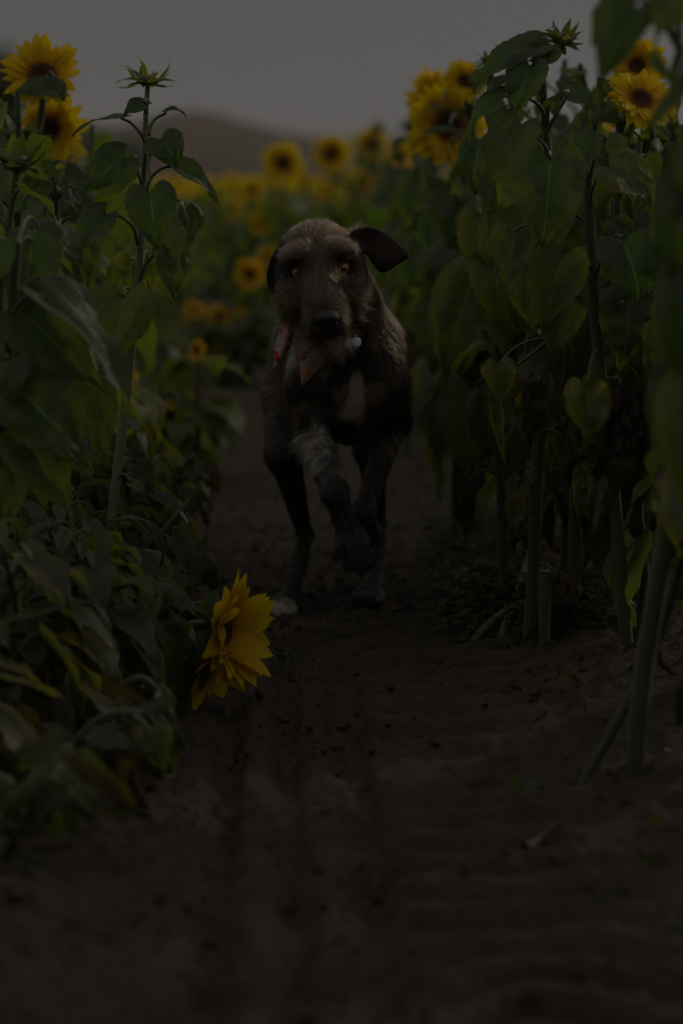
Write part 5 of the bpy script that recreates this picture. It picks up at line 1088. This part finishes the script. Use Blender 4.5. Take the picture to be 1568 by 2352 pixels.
# bandana
m, nt, out = mat('floral cotton'); uv = nt.nodes.new('ShaderNodeUVMap'); base = (.50, .42, .44)
def blob(scale, off, size, cols, base):
    mp = nt.nodes.new('ShaderNodeMapping'); mp.inputs['Location'].default_value = (off, off * 1.7, 0); nt.links.new(uv.outputs[0], mp.inputs[0]); v = nt.nodes.new('ShaderNodeTexVoronoi'); v.inputs['Scale'].default_value = scale; v.inputs['Randomness'].default_value = .85; nt.links.new(mp.outputs[0], v.inputs['Vector'])
    sp = nt.nodes.new('ShaderNodeSeparateColor'); nt.links.new(v.outputs['Color'], sp.inputs[0]); w_ = noise_n(nt, scale * 3.2, 2, .5, mp.outputs[0])
    msk = math_n(nt, 'MULTIPLY_ADD', math_n(nt, 'ADD', v.outputs['Distance'], math_n(nt, 'MULTIPLY_ADD', w_, .5, -.25)), -14, size * 14, clamp=True)
    pal = ramp(nt, sp.outputs[0], cols); pal_n = pal.node; pal_n.color_ramp.interpolation = 'CONSTANT'
    cen = math_n(nt, 'MULTIPLY_ADD', v.outputs['Distance'], -18, 18 * .12, clamp=True); pal = mixc(nt, math_n(nt, 'MULTIPLY', cen, .7), pal, (.75, .35, .08))
    return mixc(nt, msk, base, pal)
b1 = blob(170, .3, .34, [(0, (.10, .16, .20)), (.4, (.60, .52, .58)), (.6, (.35, .05, .12)), (.8, (.55, .30, .15))], base)
b1 = blob(92, 0, .46, [(0, (.55, .035, .06)), (.28, (.80, .30, .10)), (.6, (.68, .50, .10)), (.72, (.12, .20, .22)), (.82, (.50, .04, .10))], b1)
co = objc(nt); princ(nt, out, b1, .85, .2, bump(nt, noise_n(nt, 900, 2, .5, co), .3, .0005), trans=b1, transf=.2); M['cloth'] = m
mb = MB()
def tail(L_, R_, Y, seed, o):
    n, q = 22, 9; Lp = smooth_path([at(*a, Y) for a in L_], n); Rp = smooth_path([at(*a, Y) for a in R_], n); v = np.linspace(0, 1, q)[None, :, None]
    P_ = Lp[:, None] * (1 - v) + Rp[:, None] * v; tt = np.linspace(0, 1, n)[:, None]; P_[..., 1] += .007 * np.sin(v[..., 0] * 5 + seed + tt * 2.5) - .010 * np.sin(v[..., 0] * PI) + .02 * tt * (o)
    uv_ = np.stack([P_[..., 0] + seed * .1, P_[..., 2]], -1).reshape(-1, 2); mb.add(P_.reshape(-1, 3) - dorg, grid_faces(n, q), uv_)
tail([(652, 722), (640, 765), (631, 805), (629, 843)], [(668, 728), (672, 775), (655, 815), (633, 846)], 4.03, 0, .3)
tail([(672, 762), (679, 800), (688, 845), (695, 881)], [(718, 768), (740, 790), (744, 818), (700, 883)], 4.04, 2, -.3)
NC = A(782, 742, 4.14); na = unit(A(760, 640, 4.03) - A(800, 780, 4.22)); X_, Y_, Z_ = frame(na); th = np.linspace(0, 2 * PI, 48, endpoint=False); rows_ = np.linspace(-.016, .016, 5)
P_ = np.array([[NC + (X_ * math.cos(t) + Y_ * math.sin(t)) * (.064 + .003 * math.sin(t * 9) + .003 * math.cos(r_ * 300)) + Z_ * (r_ + .003 * math.sin(t * 5)) for t in th] for r_ in rows_]); mb.add(P_.reshape(-1, 3) - dorg, grid_faces(5, 48, True), np.stack([P_[..., 0], P_[..., 2]], -1).reshape(-1, 2))
bd = mb.build('bandana', M['cloth'], droot); md = bd.modifiers.new('thickness', 'SOLIDIFY'); md.thickness = .0014; bd['label'] = 'pale bandana with red, orange and yellow flowers and two pointed tails'
# collar and tags
m, nt, out = mat('collar leather'); princ(nt, out, (.04, .025, .018), .5, .4); mb = MB()
P_ = np.array([[NC - na * .03 + (X_ * math.cos(t) + Y_ * math.sin(t)) * (.066 + q[0]) + Z_ * q[1] for t in th] for q in ((0, -.008), (.003, -.008), (.003, .008), (0, .008))]); mb.add(P_.reshape(-1, 3) - dorg, grid_faces(4, 48, True)); col_ = mb.build('collar', m, droot)
m, nt, out = mat('tag metal'); princ(nt, out, (.55, .62, .72), .35, .5, Metallic=.35)
for (px, py, Y, tl) in [(800, 788, 3.95, -.2), (818, 786, 3.95, .25)]:
    c_ = at(px, py, Y); X2, Y2, Z2 = frame((tl, -1, .25)); mb = MB(); r_ = .0083; k = 24; ph = np.linspace(0, 2 * PI, k, endpoint=False)
    rg = [(.01, .0007), (.85, .0007), (1, .0004), (1, -.0004), (.85, -.0007), (.01, -.0007)]; v = np.array([[(X2 * math.cos(t) + Y2 * math.sin(t)) * r_ * a + Z2 * b for t in ph] for a, b in rg])
    mb.add(v.reshape(-1, 3), grid_faces(6, k, True)); tube(mb, np.array([(Y2 * .0095) + (X2 * math.cos(t) + Y2 * math.sin(t)) * .0025 for t in np.linspace(0, 2 * PI, 10)]), .0005, 5)
    o = mb.build('id_tag', m, col_); o.location = [float(q) for q in c_ - dorg]
# ------------------------------------------------------------------ light
SUN_EL, SUN_AZ = 29, 52   # azimuth clockwise from +Y
w = bpy.data.worlds.new('World'); sc.world = w; w.use_nodes = True; nt = w.node_tree
bg = nt.nodes['Background']; sky = nt.nodes.new('ShaderNodeTexSky'); sky.sky_type = 'NISHITA'; sky.sun_disc = False
sky.sun_elevation = R(SUN_EL); sky.sun_rotation = R(SUN_AZ); sky.dust_density = 3; sky.air_density = 1.0; sky.ozone_density = 1
hs = nt.nodes.new('ShaderNodeHueSaturation'); hs.inputs['Saturation'].default_value = .12; nt.links.new(sky.outputs[0], hs.inputs['Color'])
tc = nt.nodes.new('ShaderNodeTexCoord'); sx = nt.nodes.new('ShaderNodeSeparateXYZ'); nt.links.new(tc.outputs['Generated'], sx.inputs[0])
cl = ramp(nt, sx.outputs[2], [(0, (7.4, 6.7, 6.3)), (.03, (6.9, 6.6, 6.6)), (.10, (6.4, 6.3, 6.1)), (.35, (11.5, 11.2, 10.6)), (1, (19, 18.4, 17.5))])
skc = mixc(nt, .88, hs.outputs[0], cl)
nt.links.new(skc, bg.inputs[0]); bg.inputs[1].default_value = .12
ld = bpy.data.lights.new('sun', 'SUN'); ld.energy = 4.2; ld.angle = R(10); ld.color = (1, .86, .68)
lo = bpy.data.objects.new('sun', ld); COL.objects.link(lo)
el, az = R(SUN_EL), R(SUN_AZ); dv = Vector((math.sin(az) * math.cos(el), math.cos(az) * math.cos(el), math.sin(el)))
lo.rotation_euler = (-dv).to_track_quat('-Z', 'Y').to_euler(); lo.location = dv * 20
sc.view_settings.view_transform = 'Standard'; sc.view_settings.look = 'None'; sc.view_settings.gamma = 1; sc.view_settings.exposure = -3.05
sc.cycles.use_denoising = True; sc.cycles.max_bounces = 6; sc.cycles.transparent_max_bounces = 4; sc.cycles.use_adaptive_sampling = True; sc.cycles.adaptive_threshold = .004
sc.cycles.caustics_reflective = False; sc.cycles.caustics_refractive = False
try: sc.cycles.denoiser = 'OPENIMAGEDENOISE'; sc.cycles.denoising_prefilter = 'ACCURATE'; sc.cycles.denoising_input_passes = 'RGB_ALBEDO_NORMAL'
except Exception: pass
